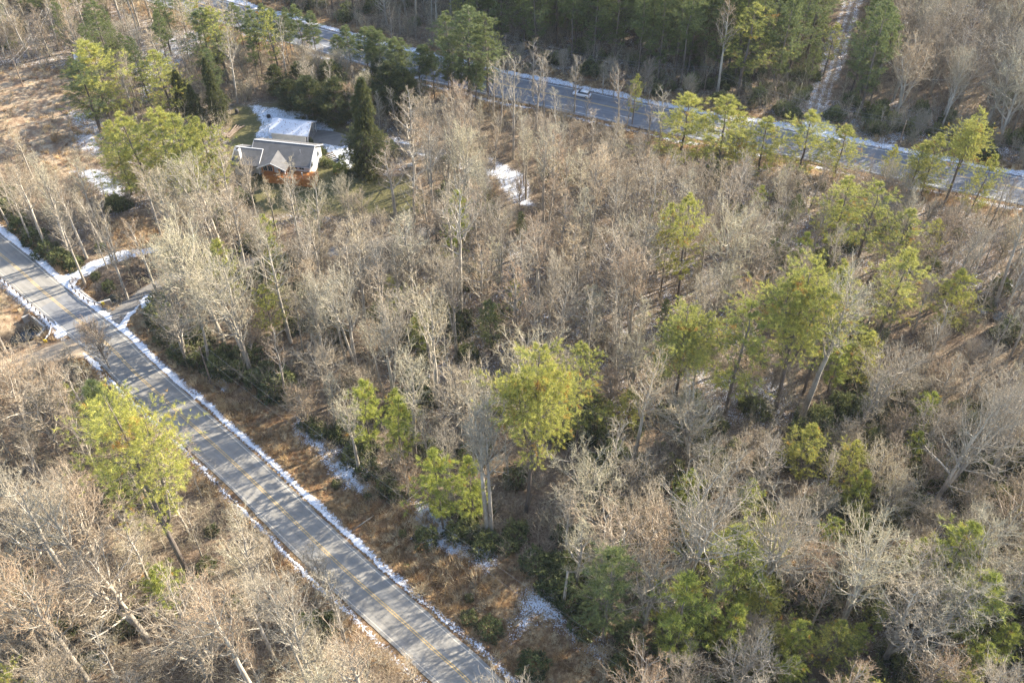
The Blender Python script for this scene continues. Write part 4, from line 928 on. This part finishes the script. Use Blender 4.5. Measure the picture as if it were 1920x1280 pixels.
# thin pines between yard and highway, auto-labelled
for b, t in [((600,130),20),((575,125),8),((640,140),62),((660,150),50),((692,160),52),((705,160),45),((720,170),60),((745,175),68),((762,172),72),((790,185),82),((800,178),80),((815,182),95),((845,190),100),((868,195),105),((895,200),110),((542,120),25),((520,120),12),((478,120),30),((460,95),5),((500,90),5),((1120,-10),-60)]:
    put(PINE, 'thin%d' % R3.randint(0, 1), *W(*b), height_of(b, t), 'pine_tree', 'pine', PG, wide=R3.uniform(1.2, 1.8))
BARES = [
 ('tulip0', (672,715), 514, 1.1, 'tall pale tree with an orange-tinted domed crown left of centre', 'the orange-domed bare tree'),
 ('tulip1', (778,862), 640, 1.0, 'pale bare tree with a bent top beside the bright pair of verge pines', 'the bent-topped bare tree'),
 ('tulip2', (915,1000), 735, .9, 'tall twin-stemmed bare tree at the verge edge left of the tallest pine', 'the twin-stemmed bare tree'),
 ('tall0', (922,1003), 748, .8, 'second stem of the twin bare tree at the verge edge', None),
 ('tall1', (602,492), 330, 1.0, 'tall straight bare tree below the house deck, right one of two', 'the two straight trees below the deck'),
 ('tall2', (566,482), 326, 1.0, 'tall straight bare tree below the house deck, left one of two', None),
 ('slim1', (560,408), 300, 1.2, 'bare tree spraying up in front of the left part of the orange porch', None),
 ('tall3', (745,425), 262, 1.3, 'domed bare tree on the lawn right of the tall dark cone', 'the domed lawn tree'),
 ('slim0', (778,450), 262, 1.3, 'slim bare tree standing beside the domed lawn tree', None),
 ('broad0', (868,420), 245, .8, 'pinkish broad bare tree covering the loop of the driveway', 'the pinkish tree over the drive loop'),
 ('tall0', (781,602), 385, 1.2, 'dark-stemmed tall bare tree just left of the centre', 'the dark-stemmed tall tree'),
 ('broad1', (755,612), 440, .9, 'forked leaning bare tree left of the dark-stemmed tall tree', None),
 ('tall1', (863,592), 330, 1.0, 'very tall straight pale tree above the centre', 'the very tall straight pale tree'),
 ('tall2', (545,642), 420, 1.0, 'straight grey bare tree above the dark verge shrub', None),
 ('broad2', (470,700), 470, .8, 'wide bare tree sprawling over the dark roadside thicket', 'the sprawling roadside tree'),
 ('broad0', (420,640), 400, .8, 'wide tangled bare tree above the driveway mouth', 'the tangled tree above the driveway mouth'),
 ('tulip1', (350,530), 330, 1.1, 'wide-spraying pale bare tree above the drive', None),
 ('tulip0', (430,500), 300, 1.1, 'cream-lit bare tree in front of the yellow-green clump', None),
 ('cone0', (1082,520), 338, 1.2, 'pinkish cone-shaped bare tree right of the snowy lawn corner', 'the pinkish cone-shaped bare tree'),
 ('cone1', (1092,655), 522, 1.5, 'rounded pinkish bare tree directly above the tallest pine', 'the rounded pinkish tree'),
 ('tulip2', (1185,882), 672, 1.0, 'forked grey tree right of the tallest pine', 'the forked grey tree'),
 ('slim1', (1145,930), 770, 1.2, 'slender pale tree between the tallest pine and the forked grey tree', None),
 ('broad1', (1398,552), 398, 1.1, 'round-headed pinkish tree between the narrow yellow pine and the cluster', 'the round-headed pinkish tree'),
 ('tulip1', (1500,790), 508, 1.1, 'tall pale leaning tree right of the broad layered green pine', 'the tall pale leaning tree'),
 ('broad2', (1572,1180), 985, .8, 'dark-trunked leaning tree with a pale crown low on the right', 'the dark-trunked leaning tree'),
 ('broad0', (1425,1130), 905, .72, 'pinkish broad tree with a knobbly trunk low on the right', 'the knobbly broad tree'),
 ('broad1', (1280,1120), 880, .8, 'wide pale-twigged tree right of the lower verge', 'the wide pale-twigged tree'),
 ('broad2', (1790,1130), 985, .9, 'round pinkish tree near the right edge low down', 'the round pinkish tree near the right edge'),
 ('broad0', (1740,960), 730, .7, 'wide-crowned tree on the far right below the pyramid-shaped pine', None),
 ('broad2', (1850,905), 735, .9, 'cream-lit spreading tree at the right edge', 'the cream-lit tree at the right edge'),
 ('slim0', (222,498), 372, 1.0, 'rightmost dark stem of three by the snowy path', 'the three dark stems by the snowy path'),
 ('slim1', (213,500), 378, 1.0, 'middle dark stem of three by the snowy path', None),
 ('slim2', (203,508), 400, .9, 'leftmost dark stem of three by the snowy path', None),
 ('tall3', (158,1135), 905, 1.1, 'grey tree leaning at the left edge in the lower corner', 'the leaning pair at lower left'),
 ('tall0', (213,1147), 930, 1.1, 'pale tree leaning beside the grey one at lower left', None),
 ('tulip0', (175,1290), 1085, 1.1, 'cream-twigged tree low in the bottom left', 'the cream-twigged tree at bottom left'),
 ('tall1', (497,1182), 1000, 1.1, 'grey-stemmed tree left of the road between the big pine and the bottom', None),
 ('broad1', (402,1300), 1110, .9, 'pale branching tree at the bottom between corner and road', None),
 ('tulip0', (600,1350), 1120, .8, 'bare tree reaching over the left road edge near the bottom', 'the bare tree reaching over the road'),
 ('tulip1', (700,1400), 1185, .9, 'bare tree whose crown covers the road at the bottom edge', None),
 ('tulip2', (500,1340), 1100, .9, 'upright bare tree low in the picture left of the one over the road', None),
 ('slim2', (288,1112), 960, 1.2, 'slim bare tree behind the big pine left of the road', None),
 ('tall3', (28,405), 318, 1.2, 'white-trunked tree at the left edge above the road', 'the white-trunked tree at the left edge'),
 ('tall2', (172,90), -60, .9, 'white leaning trunk at the top left above the clearing', 'the white leaning trunk at top left'),
 ('tall1', (1345,175), -5, 1.0, 'tall pale bare tree alone on the far highway bank', 'the tall bare tree on the far bank'),
 ('broad0', (1845,240), 75, 1.2, 'pale twin-trunked tree beyond the highway at the right', 'the pale twin-trunked tree'),
 ('broad1', (1795,200), 60, 1.2, 'tall pale tree beyond the highway left of the twin-trunked one', None),
 ('broad1', (862,250), 155, 1.1, 'grey much-branched tree between the evergreens and the highway', 'the grey much-branched tree'),
 ('low0', (205,690), 600, .8, 'small dark bare tree beside the side road junction', 'the small tree at the side road junction'),
 ('low2', (975,398), 335, .6, 'small dark tree against the snowy lawn corner', None),
 ('cone1', (1140,335), 215, 1.1, 'pinkish bare tree below the highway under the white car', 'the pinkish tree under the white car'),
 ('cone0', (1165,330), 232, 1.0, 'tan bare tree right of the one under the white car', None),
 ('broad2', (1650,395), 300, .8, 'fan-shaped bare tree above the cluster of three yellow pines', None),
 ('tulip2', (1870,560), 360, 1.0, 'tall grey leaning tree at the right edge beside the stream', 'the tall tree beside the stream'),
 ('tulip0', (1905,590), 400, 1.0, 'pale leaning tree cut by the right edge above the stream', None),
]
for v, b, t, w, lab, ph in BARES:
    put(BARE, v, *W(*b), height_of(b, t), 'bare_tree', 'bare tree', BG, lab, ph, wide=w)
for b, t in [((925,225),110),((937,250),95),((962,300),90),((1005,250),95),((1020,222),100),((1042,262),160),((1076,215),95),((1097,235),165),((1160,245),120),((1215,265),185),((1235,290),160),((1175,240),150),((1108,290),200),((1625,345),290),((1690,370),310),((1845,420),330),((1855,425),325),((1865,425),335),((1880,390),330),((1900,470),350),((1000,180),75),((1075,170),95),((1130,178),115),((1215,195),140),((1150,185),120),
             ((950,150),80),((750,60),5),((735,75),10)]:
    put(BARE, 'slim%d' % R3.randint(0, 2), *W(*b), height_of(b, t), 'bare_tree', 'bare tree', BG, wide=R3.uniform(.9,1.5))
for b, t in [((90,470),300),((130,480),310),((60,455),330),((165,488),345),((110,400),290),((180,420),300),((60,330),240),((240,560),430),((300,560),400),((395,560),380),((505,560),400),((485,430),290),((520,440),330),((445,420),270),((640,520),400),((700,560),400),((660,440),330),((690,470),365),
             ((820,760),560),((865,840),660),((740,760),560),((610,700),540),((620,760),640),((1010,560),420),((1190,560),400),((1160,620),440),((1060,470),360),((1230,520),400),((1290,700),520),((1330,660),500),((950,480),380),((905,520),400)]:
    v = R3.choice(['tall0','tall1','tall2','tall3','tulip0','tulip1','tulip2','cone0','broad0','broad1'])
    put(BARE, v, *W(*b), height_of(b, t), 'bare_tree', 'bare tree', BG, wide=R3.uniform(.9,1.2))
# ---- rest of the wood: scattered, avoiding roads, yard, clearing and the views the photo keeps open
KEEP = [[(200,215),(440,212),(455,290),(200,315)], [(440,190),(530,185),(650,235),(760,262),(760,340),(470,345),(435,300)], [(925,105),(1260,180),(1420,225),(1600,265),(1600,310),(1400,280),(1240,262),(920,190)],
        [(1505,250),(1535,150),(1590,0),(1612,0),(1600,60),(1570,150),(1590,262)], [(900,285),(965,305),(1008,395),(960,395),(925,330)], [(590,45),(680,65),(900,115),(900,165),(750,120),(600,80)],
        [(0,430),(140,510),(300,490),(300,560),(250,620),(330,750),(600,975),(505,1005),(245,775),(150,650),(0,690)], [(0,110),(130,120),(200,230),(180,330),(0,330)],
        [(1600,270),(1920,328),(1920,384),(1750,350),(1600,315)], [(120,310),(240,335),(230,370),(130,340)], [(545,345),(760,345),(790,385),(600,390)]]
KEEP = [np.array(k, float) for k in KEEP]
def in_keep(px, py): return any(poly_sd(np.array([px]), np.array([py]), k)[0] < 0 for k in KEEP)
N = 30000; cx_ = rng.uniform(-210, 250, N); cy_ = rng.uniform(30, 330, N)
dr_, sr_ = sdist_line(cx_, cy_, ROAD); dh_, sh_ = sdist_line(cx_, cy_, HWY)
ok = (dr_ > 5.5) & (dh_ > 8.5) & (dist_line(cx_, cy_, DRIVE) > 2.2) & (dist_line(cx_, cy_, SIDE) > 3.5) & (dist_line(cx_, cy_, TRACK) > 6.5) & (dist_line(cx_, cy_, PATH) > 2.0)
ok &= (poly_sd(cx_, cy_, VERGE) > 0.5) & (poly_sd(cx_, cy_, YARD) > 1) & (poly_sd(cx_, cy_, CLEAR) > 0) & (poly_sd(cx_, cy_, CLEAR2) > 0) & (dist_line(cx_, cy_, CREEK) > 3) & (dist_line(cx_, cy_, CREEKR) > 2.5)
cand = np.stack([cx_[ok], cy_[ok]], 1); far_side = (sh_ > 0)[ok]; dhh = dh_[ok]; left_side = (sr_ < 0)[ok]
cell = {}
def near(x, y, d):
    i, j_ = int(x//8), int(y//8)
    for a in (-1,0,1):
        for b in (-1,0,1):
            for (u, v) in cell.get((i+a, j_+b), ()):
                if (u-x)**2+(v-y)**2 < d*d: return True
    return False
def addc(x, y): cell.setdefault((int(x//8), int(y//8)), []).append((x, y))
for x, y in ALLP: addc(x, y)
for v, b, t, w, lab, ph in PINES:
    x, y = W(*b); [addc(x+a, y-c) for a, c in ((0, 4), (0, 8), (3, 5), (-3, 5)) if 'young' not in v]
PLAN = []
for (x, y), fs, dq, ls in zip(cand, far_side, dhh, left_side):
    px, py = proj(x, y, 0); u = R3.random()
    kind, dmin = 'bare', 4.3
    if fs:
        if dq < 15: var, h, dmin = R3.choice(['slim0','slim1','low0','low1']), R3.uniform(5, 9), 5.5
        elif px > 1640 or (px > 1585 and py < 150): var, h, dmin = R3.choice(['broad0','broad1','broad2','tulip0','tulip1','tall0']), R3.uniform(17, 23), 5.6
        elif px > 870:
            if u < 0.6 or px < 1330 or dq < 32: kind, var, h, dmin = 'pine', R3.choice(['dark0','dark1','dark2','thin0']), R3.uniform(22, 30), 4.4
            else: var, h = R3.choice(['tall0','tall1','tall2','slim0']), R3.uniform(16, 22)
        else:
            if u < 0.22: kind, var, h = 'pine', R3.choice(['dark0','thin1','pine0']), R3.uniform(16, 24)
            else: var, h = R3.choice(['tall0','tall1','tall2','tall3','cone0']), R3.uniform(15, 21)
    elif ls:
        var, h = R3.choice(['tall0','tall2','tulip1','slim0','slim1','slim2','low0','low1','low2','broad0']), R3.uniform(12, 21)
        if 'low' in var: h = R3.uniform(6, 10)
        dmin = 3.6
        if u < 0.05: kind, var, h = 'pine', 'young0', R3.uniform(6, 10)
    else:
        if px < 560 and py < 230:
            if u < 0.25: kind, var, h = 'pine', R3.choice(['dark0','dark1','pine0','thin0']), R3.uniform(12, 20)
            else: var, h = R3.choice(['tall0','tall1','slim0','slim1','cone0','low0']), R3.uniform(12, 20)
        elif px > 1150 and py > 720:
            if u < 0.24: kind, var, h = 'pine', R3.choice(['young0','young1','dark1','bushy0','bushy1']), R3.uniform(9, 14)
            else: var, h = R3.choice(['broad0','broad1','broad2','low0','low1','low2','tall1','cone1']), R3.uniform(13, 19)
            if 'low' in var: h = R3.uniform(8, 11)
            dmin = 3.8
        elif py > 720: var, h, dmin = R3.choice(['tall0','tulip1','low0','low1','cone0','slim1','broad1']), R3.uniform(14, 21), 4.5
        elif py < 330: var, h, dmin = R3.choice(['slim0','slim1','slim2','low0','cone0','low1']), R3.uniform(9, 16), 3.5
        elif px > 1380: var, h, dmin = R3.choice(['slim0','slim1','slim2','tall3','low1','low2','tulip2']), R3.uniform(13, 20), 3.6
        else: var, h, dmin = R3.choice(['tall0','tall1','tall2','tall3','slim0','slim1','tulip0','tulip1','tulip2','cone0','cone1','low0','low2','broad1']), R3.uniform(16, 25), 3.9
        if 'low' in var: h = min(h, 10)
        if u > 0.88 and py > 400 and px > 480: kind, var, h = 'pine', R3.choice(['young0','young1','dark0','pine1']), R3.uniform(7, 14)
    if near(x, y, dmin): continue
    bad = False
    for tries in range(4):
        bad = any(in_keep(*proj(x, y, h*q)) for q in (0.35, 0.6, 0.8, 0.98))
        if not bad: break
        h *= 0.72
    if bad or h < 3.5:
        if R3.random() < 0.97: continue
        var, kind, h = 'slim1', 'bare', 7.0
    if h < 7 and kind == 'bare' and 'low' not in var: var = R3.choice(['slim0','slim2','low1'])
    addc(x, y); PLAN.append((kind, var, x, y, h))
def inview(x, y, h):
    a = proj(x, y, h*0.6); b = proj(x, y, h); return (-40 < a[0] < 1960 and (-20 < a[1] < 1290 or -20 < b[1] < 1290))
nb_hand = sum(1 for o in C.objects if o.name.startswith('bare_tree'))
vis = [p for p in PLAN if inview(*p[2:])]; out = [p for p in PLAN if not inview(*p[2:])]
def size(p): return p[4]*FPX/((p[3]+CAM_H-p[4]*.5)*S2)
vb = sorted([p for p in vis if p[0] == 'bare'], key=size, reverse=True); vp = sorted([p for p in vis if p[0] == 'pine'], key=size, reverse=True)
keepn = max(0, 300-nb_hand); STUFF = out+vb[keepn:]+vp[230:]
for k_, v, x, y, h in vb[:keepn]: put(BARE, v, x, y, h, 'bare_tree', 'bare tree', BG, wide=R3.uniform(.9, 1.25))
for k_, v, x, y, h in vp[:230]: put(PINE, v, x, y, h, 'pine_tree', 'pine', PG, wide=R3.uniform(.9, 1.15))
print('bare', nb_hand+min(len(vb), keepn), 'rest', len(vb)-keepn, 'pines', len(vp)+len(PINES), 'outside', len(out))

# ---- shrubs that stand out, each its own thing
SHR = [shrub(200+i, 1.5, 1.9) for i in range(4)]
SHRY = shrub(210, 1.6, 2.6, 'lime', 700, .12); SHRC = shrub(211, .7, 2.4, 'hemlock', 500, .10)
def put_shrub(px, py, s, label=None, me=None, tall=1.0, name='evergreen_shrub', phrase=None):
    x, y = W(px, py); me = me or SHR[R3.randint(0, 3)]
    o = link(name, me, None, (x, y, gz(x, y)-0.05)); o.scale = (s, s, s*tall); o.rotation_euler = (0, 0, R3.uniform(0, 6.28))
    o['category'] = 'shrub'; o['group'] = 'evergreen shrubs'
    a = proj(x, y, 1.2*s)
    if label: o['label'] = label
    else: PEND.append([o, a[0], a[1], 'shrub', 'shrub', s])
    if phrase: LAND.append((phrase, *a))
put_shrub(640, 322, 1.15, 'round yellow-green clipped bush in the snow beside the house', SHRY, 0.95, phrase='the round yellow-green bush')
put_shrub(551, 262, .8, 'dark upright evergreen column at the carport corner', SHRC, 1.4)
put_shrub(547, 264, .8, 'lower dark evergreen column just left of the carport corner', SHRC, .8)
put_shrub(584, 270, .8, 'dark upright evergreen column at the right end of the house ridge', SHRC, 1.0)
put_shrub(604, 288, .75, 'dark rounded bush hugging the right wall of the house', SHR[0])
put_shrub(606, 306, .8, 'dark bush left of the pair below the garden steps', SHR[1])
put_shrub(618, 310, .8, 'reddish dark bush at the foot of the garden steps', SHR[2])
put_shrub(641, 298, .6, 'small dark bush behind the round yellow-green bush', SHR[3])
for px, py, s in [(530,735,3.0),(660,860,1.7),(690,885,1.7),(600,815,1.5),(580,800,1.4),(520,750,1.2),(725,912,1.6),(745,925,1.5),(800,1012,1.7),(830,955,1.6),(855,1005,1.6),(905,1035,1.7),(915,1015,1.5),
    (920,1180,1.6),(880,1160,1.2),(1000,1250,1.8),(1040,1115,2.0),(1070,1140,2.0),(1100,1175,2.0),(1160,1255,1.6),(1180,1265,1.5),(630,905,.7),(690,930,.6),(755,1000,.6),(880,1120,.6),(760,1060,.5),
    (20,395,2.2),(40,425,2.2),(65,450,2.2),(90,475,2.2),(115,488,2.0),(140,498,1.7),(10,370,2.2),(305,600,2.4),(320,630,2.2),(345,660,2.2),(375,670,2.4),(410,690,2.2),(300,575,2.0),(290,590,1.6),(450,700,2.0),(480,715,1.8),
    (75,760,1.7),(100,745,1.6),(190,470,1.0),(200,530,1.1),(180,520,.9),(575,1185,1.0),(440,1140,1.3),(70,800,1.0),(240,1175,1.6),(120,1190,1.6),(1650,440,1.2),(1100,930,2.2),(1330,880,2.4),(1480,860,2.2),(1620,850,2.0),(940,600,1.8),(860,620,1.8),(800,600,1.8),(770,640,1.7),(700,600,1.7),(600,560,1.6)]:
    put_shrub(px, py, s*.8)
print('pending', len(PEND))
# ---- labels for the plants that have none yet: by the things they stand beside
LAND += [('the house deck', 520, 325), ('the carport', 540, 238), ('the white car', 1091, 176), ('the white gas tank', 772, 310), ('the snowy lawn corner', 970, 350), ('the snowy track', 1555, 140),
         ('the highway by the right edge', 1880, 350), ('the driveway mouth', 235, 590), ('the side road mouth', 120, 660), ('the snowy path', 230, 485), ('the upper verge snow', 640, 880), ('the lower verge snow', 1080, 1180),
         ('the double yellow line at the left', 60, 530), ('the lone pole in the clearing', 35, 135), ('the top left corner', 20, 10), ('the bottom left corner', 20, 1260), ('the bottom right corner', 1900, 1265), ('the top right corner', 1900, 15),
         ('the bottom end of the road', 880, 1260), ('the white snow patch at the left', 200, 345), ('the centre of the left edge', 0, 640), ('the centre of the right edge', 1915, 660), ('the middle of the bottom edge', 1000, 1275), ('the middle of the top edge', 960, 5)]
WORDS = {'tall': 'tall bare tree', 'tulip': 'tall fan-topped bare tree', 'broad': 'broad bare tree', 'slim': 'slim bare tree', 'cone': 'cone-shaped bare tree', 'low': 'low bushy bare tree',
         'pine': 'sunlit green pine', 'spread': 'broad pine', 'bushy': 'bushy green pine', 'airy': 'airy pine', 'dense': 'dense dark evergreen', 'young': 'young pine', 'dark': 'dark shaded pine', 'thin': 'thin-stemmed pine', 'shrub': 'evergreen shrub'}
ORD = ['', 'second ', 'third ', 'fourth ', 'fifth ', 'sixth ', 'seventh ', 'eighth ', 'ninth ', 'tenth ', 'eleventh ', 'twelfth ']
slots = {}; seen = set()
for rec in PEND:
    o, px, py, var, cat, h = rec; w = WORDS[''.join(c for c in var if not c.isdigit())]
    d = sorted(((math.hypot(px-a, py-b), ph, a, b) for ph, a, b in LAND))[:1][0]
    dx, dy = px-d[2], py-d[3]
    rel = ('just right of' if dx > 0 else 'just left of') if abs(dx) > abs(dy) else ('above' if dy < 0 else 'below')
    slots.setdefault((w, rel, d[1]), []).append((d[0], o))
for (w, rel, ph), L in slots.items():
    L.sort(key=lambda q: q[0])
    for i, (dd_, o) in enumerate(L):
        if len(L) == 1: lab = '%s %s %s' % (w, rel, ph)
        else: lab = '%s%s %s %s' % ('nearest ' if i == 0 else ORD[min(i, 11)], w, rel, ph)
        o['label'] = lab

# ------------------------------------------------------------------ masses nobody could count (geometry-node scatter)
def scatter_group(coll):
    g = bpy.data.node_groups.new('scatter_'+coll.name, 'GeometryNodeTree')
    g.interface.new_socket('Geometry', in_out='INPUT', socket_type='NodeSocketGeometry'); g.interface.new_socket('Geometry', in_out='OUTPUT', socket_type='NodeSocketGeometry')
    n = g.nodes; l = g.links; i = n.new('NodeGroupInput'); o = n.new('NodeGroupOutput')
    ci = n.new('GeometryNodeCollectionInfo'); ci.inputs['Collection'].default_value = coll
    ci.inputs['Separate Children'].default_value = True; ci.inputs['Reset Children'].default_value = True
    ip = n.new('GeometryNodeInstanceOnPoints'); ip.inputs['Pick Instance'].default_value = True
    def na(nm, ty):
        a = n.new('GeometryNodeInputNamedAttribute'); a.data_type = ty; a.inputs['Name'].default_value = nm; return a.outputs[0]
    l.new(i.outputs[0], ip.inputs['Points']); l.new(ci.outputs[0], ip.inputs['Instance'])
    l.new(na('idx', 'INT'), ip.inputs['Instance Index'])
    eu = n.new('FunctionNodeEulerToRotation'); l.new(na('rot', 'FLOAT_VECTOR'), eu.inputs[0]); l.new(eu.outputs[0], ip.inputs['Rotation'])
    l.new(na('scl', 'FLOAT_VECTOR'), ip.inputs['Scale']); l.new(ip.outputs[0], o.inputs[0]); return g
def scatter(name, label, metas, pts, idx, scl, rot):
    """metas: list of lists of meshes (each inner list is one variant)"""
    coll = bpy.data.collections.new(name+'_kinds')
    for i, ms in enumerate(metas):
        c = bpy.data.collections.new('%s_%02d' % (name, i)); coll.children.link(c)
        for m_ in ms: c.objects.link(bpy.data.objects.new(m_.name+'_kind', m_))
    me = bpy.data.meshes.new(name); me.vertices.add(len(pts)); me.vertices.foreach_set('co', np.asarray(pts, np.float32).ravel())
    a = me.attributes.new('idx', 'INT', 'POINT'); a.data.foreach_set('value', np.asarray(idx, np.int32))
    a = me.attributes.new('scl', 'FLOAT_VECTOR', 'POINT'); a.data.foreach_set('vector', np.asarray(scl, np.float32).ravel())
    a = me.attributes.new('rot', 'FLOAT_VECTOR', 'POINT'); a.data.foreach_set('vector', np.asarray(rot, np.float32).ravel())
    me.update(); o = link(name, me, None, kind='stuff', label=label); md = o.modifiers.new('scatter', 'NODES'); md.node_group = scatter_group(coll); return o
def z3(n): return np.zeros((n, 3))
# trees past the limit and beyond the frame
for knd, D, nm, lab in (('bare', BARE, 'background_bare_wood', 'smaller and farther leafless trees of the wood seen as one mass'), ('pine', PINE, 'background_pine_wood', 'farther dark pines of the wood seen as one mass')):
    L = [p for p in STUFF if p[0] == knd]; keys = sorted(set(p[1] for p in L)); ki = {k_: i for i, k_ in enumerate(keys)}
    if not L: continue
    P = np.array([(p[2], p[3], gz(p[2], p[3])) for p in L]); s = np.array([p[4]/D[p[1]][2] for p in L])
    ro = z3(len(L)); ro[:,2] = rng.uniform(0, 6.28, len(L)); ro[:,:2] = rng.normal(0, .03, (len(L), 2))
    scatter(nm, lab, [[D[k_][0], D[k_][1]] for k_ in keys], P, [ki[p[1]] for p in L], np.repeat(s[:,None], 3, 1), ro)
def field(n, seed):
    g = np.random.RandomState(seed); x = g.uniform(-160, 160, n); y = g.uniform(38, 275, n); return g, x, y
def road_clear(x, y, a=4.9, b=7.5):
    return (dist_line(x, y, ROAD) > a) & (dist_line(x, y, HWY) > b) & (dist_line(x, y, DRIVE) > 1.5) & (dist_line(x, y, SIDE) > 2.8) & (dist_line(x, y, TRACK) > 3.4) & (dist_line(x, y, PATH) > 1.3)
def dens(x, y, seed, f=0.06):
    g = np.random.RandomState(seed); v = 0
    for i in range(5): a = g.uniform(0, 6.28); q = f*1.6**i; v = v+np.sin(q*(x*cos(a)+y*sin(a))+g.uniform(0, 6.28))/(1+.4*i)
    return v
# understory brush and saplings
BR = [brush(300+i, 3.2, 5, 3, .8) for i in range(5)]+[brush(310+i, 6.5, 3, 5, 1.0, tw=5) for i in range(4)]+[brush(320+i, 1.5, 7, 3, 1.2) for i in range(3)]
g, x, y = field(17000, 5); ok = road_clear(x, y, 6.2, 9) & (poly_sd(x, y, YARD) > .5) & (dist_line(x, y, CREEK) > 2.2)
v_ = poly_sd(x, y, VERGE); c_ = np.minimum(poly_sd(x, y, CLEAR), poly_sd(x, y, CLEAR2)); rr_ = g.rand(len(x))
ok &= (rr_ < np.where(v_ < 0, 0.30, np.where(c_ < 0, 0.3, 0.80)))
x, y, v_, c_ = x[ok], y[ok], v_[ok], c_[ok]; n = len(x); idx = np.where(g.rand(n) < .7, g.randint(0, 5, n), g.randint(5, 9, n)); low = (v_ < 0) | (c_ < 0); idx[low] = g.randint(9, 12, low.sum())
s = g.uniform(.55, 1.25, n); ro = z3(n); ro[:,2] = g.uniform(0, 6.28, n); ro[:,:2] = g.normal(0, .1, (n,2))
scatter('undergrowth', 'leafless saplings and brush filling the forest floor', [[b] for b in BR], np.stack([x, y, ground_z(x, y)], 1), idx, np.repeat(s[:,None], 3, 1), ro)
# dry grass
TU = [tussock(400+i, h_) for i, h_ in enumerate((.45, .6, .8, 1.0))]
g, x, y = field(90000, 6); d1 = dist_line(x, y, ROAD); d2 = dist_line(x, y, HWY)
v_ = poly_sd(x, y, VERGE); c_ = poly_sd(x, y, CLEAR)
ok = road_clear(x, y, 4.9, 8.0) & (dist_line(x, y, CREEK) > 1.6) & ((v_ < 0.8) | ((c_ < 1) & (g.rand(len(x)) < .15)) | ((d1 < 7.5) & (g.rand(len(x)) < .8)) | ((d2 < 13) & (g.rand(len(x)) < .5)) | (poly_sd(x, y, CLEAR2) < 0))
x, y = x[ok], y[ok]; n = len(x); s = g.uniform(.6, 1.5, n)*np.clip(1+0.35*dens(x, y, 3, .25), .4, 1.6)
ro = z3(n); ro[:,2] = g.uniform(0, 6.28, n); ro[:,:2] = g.normal(0, .22, (n,2))
scatter('dry_grass', 'orange-brown dry grass covering the verges and clearing', [[b] for b in TU], np.stack([x, y, ground_z(x, y)], 1), g.randint(0, 4, n), np.repeat(s[:,None], 3, 1), ro)
# evergreen thickets
g, x, y = field(9000, 7); ok = road_clear(x, y, 8, 11) & (poly_sd(x, y, VERGE) > .5) & (poly_sd(x, y, YARD) > 2) & (poly_sd(x, y, CLEAR) > 1) & (poly_sd(x, y, CLEAR2) > 1)
edge = sstep(9, 1, poly_sd(x, y, VERGE)); px, py = proj(x, y, 0)
want = np.clip(0.10+0.12*dens(x, y, 9), 0, 1)+0.5*edge*(py > 600)+0.25*sstep(14, 3, dist_line(x, y, CREEKR))+1.1*((px > 1050) & (py > 760))+0.5*((dist_line(x, y, HWY) < 26) & (y > 180) & (px > 900) & (sdist_line(x, y, HWY)[1] > 0))
ok &= g.rand(len(x)) < want*0.55; x, y = x[ok], y[ok]; n = len(x); s = g.uniform(.7, 1.8, n); ro = z3(n); ro[:,2] = g.uniform(0, 6.28, n)
scatter('evergreen_thicket', 'dark rhododendron thickets under the bare trees', [[b] for b in SHR], np.stack([x, y, ground_z(x, y)-.05], 1), g.randint(0, 4, n), np.stack([s, s, s*g.uniform(.7, 1.3, n)], 1), ro)
print('thicket', n)
# fallen logs
fl = None
for i, (a, b, lab) in enumerate([((800,905),(735,960),'pale fallen trunk lying across the verge snow toward the grass'), ((700,962),(662,992),'thin fallen trunk in the brown grass of the verge'), ((965,1175),(1000,1145),'short fallen trunk on the lower verge'),
                            ((225,850),(250,880),'fallen trunk lying in the wood left of the road'), ((195,1000),(175,970),'fallen pale limb at the left'), ((1880,592),(1850,570),'snow-dusted log beside the stream')]):
    A = W(*a); B = W(*b); o = MB().tube([(*A, gz(*A)+.12), ((A[0]+B[0])/2, (A[1]+B[1])/2, (gz(*A)+gz(*B))/2+.14), (*B, gz(*B)+.06)], [.15,.12,.06], 6).build('fallen_log', M['bark'], None, True); o['label'] = lab; o['category'] = 'log'; o['group'] = 'fallen logs'
A = W(1056, 1140); z0 = gz(*A); o = MB().tube([(*A, z0-.2), (A[0]+.1, A[1], z0+4), (A[0]+.25, A[1]+.1, z0+9)], [.26,.2,.13], 7).build('dead_snag', M['bark'], None, True); o['label'] = 'broken-topped dead trunk standing at the edge of the lower verge'; o['category'] = 'dead tree'



# ------------------------------------------------------------------ the air between
hm = bpy.data.materials.new('haze'); hm.use_nodes = True; hn = hm.node_tree.nodes; hn.remove(hn['Principled BSDF'])
pv = hn.new('ShaderNodeVolumePrincipled'); pv.inputs['Color'].default_value = (0.86, 0.91, 1.0, 1); pv.inputs['Density'].default_value = 0.00005
hm.node_tree.links.new(pv.outputs[0], hn['Material Output'].inputs['Volume'])
MB().box(-2600, 2600, -1650, 3150, -4.0, CAM_H+5).build('haze', hm, kind='stuff', label='thin pale haze over the valley')
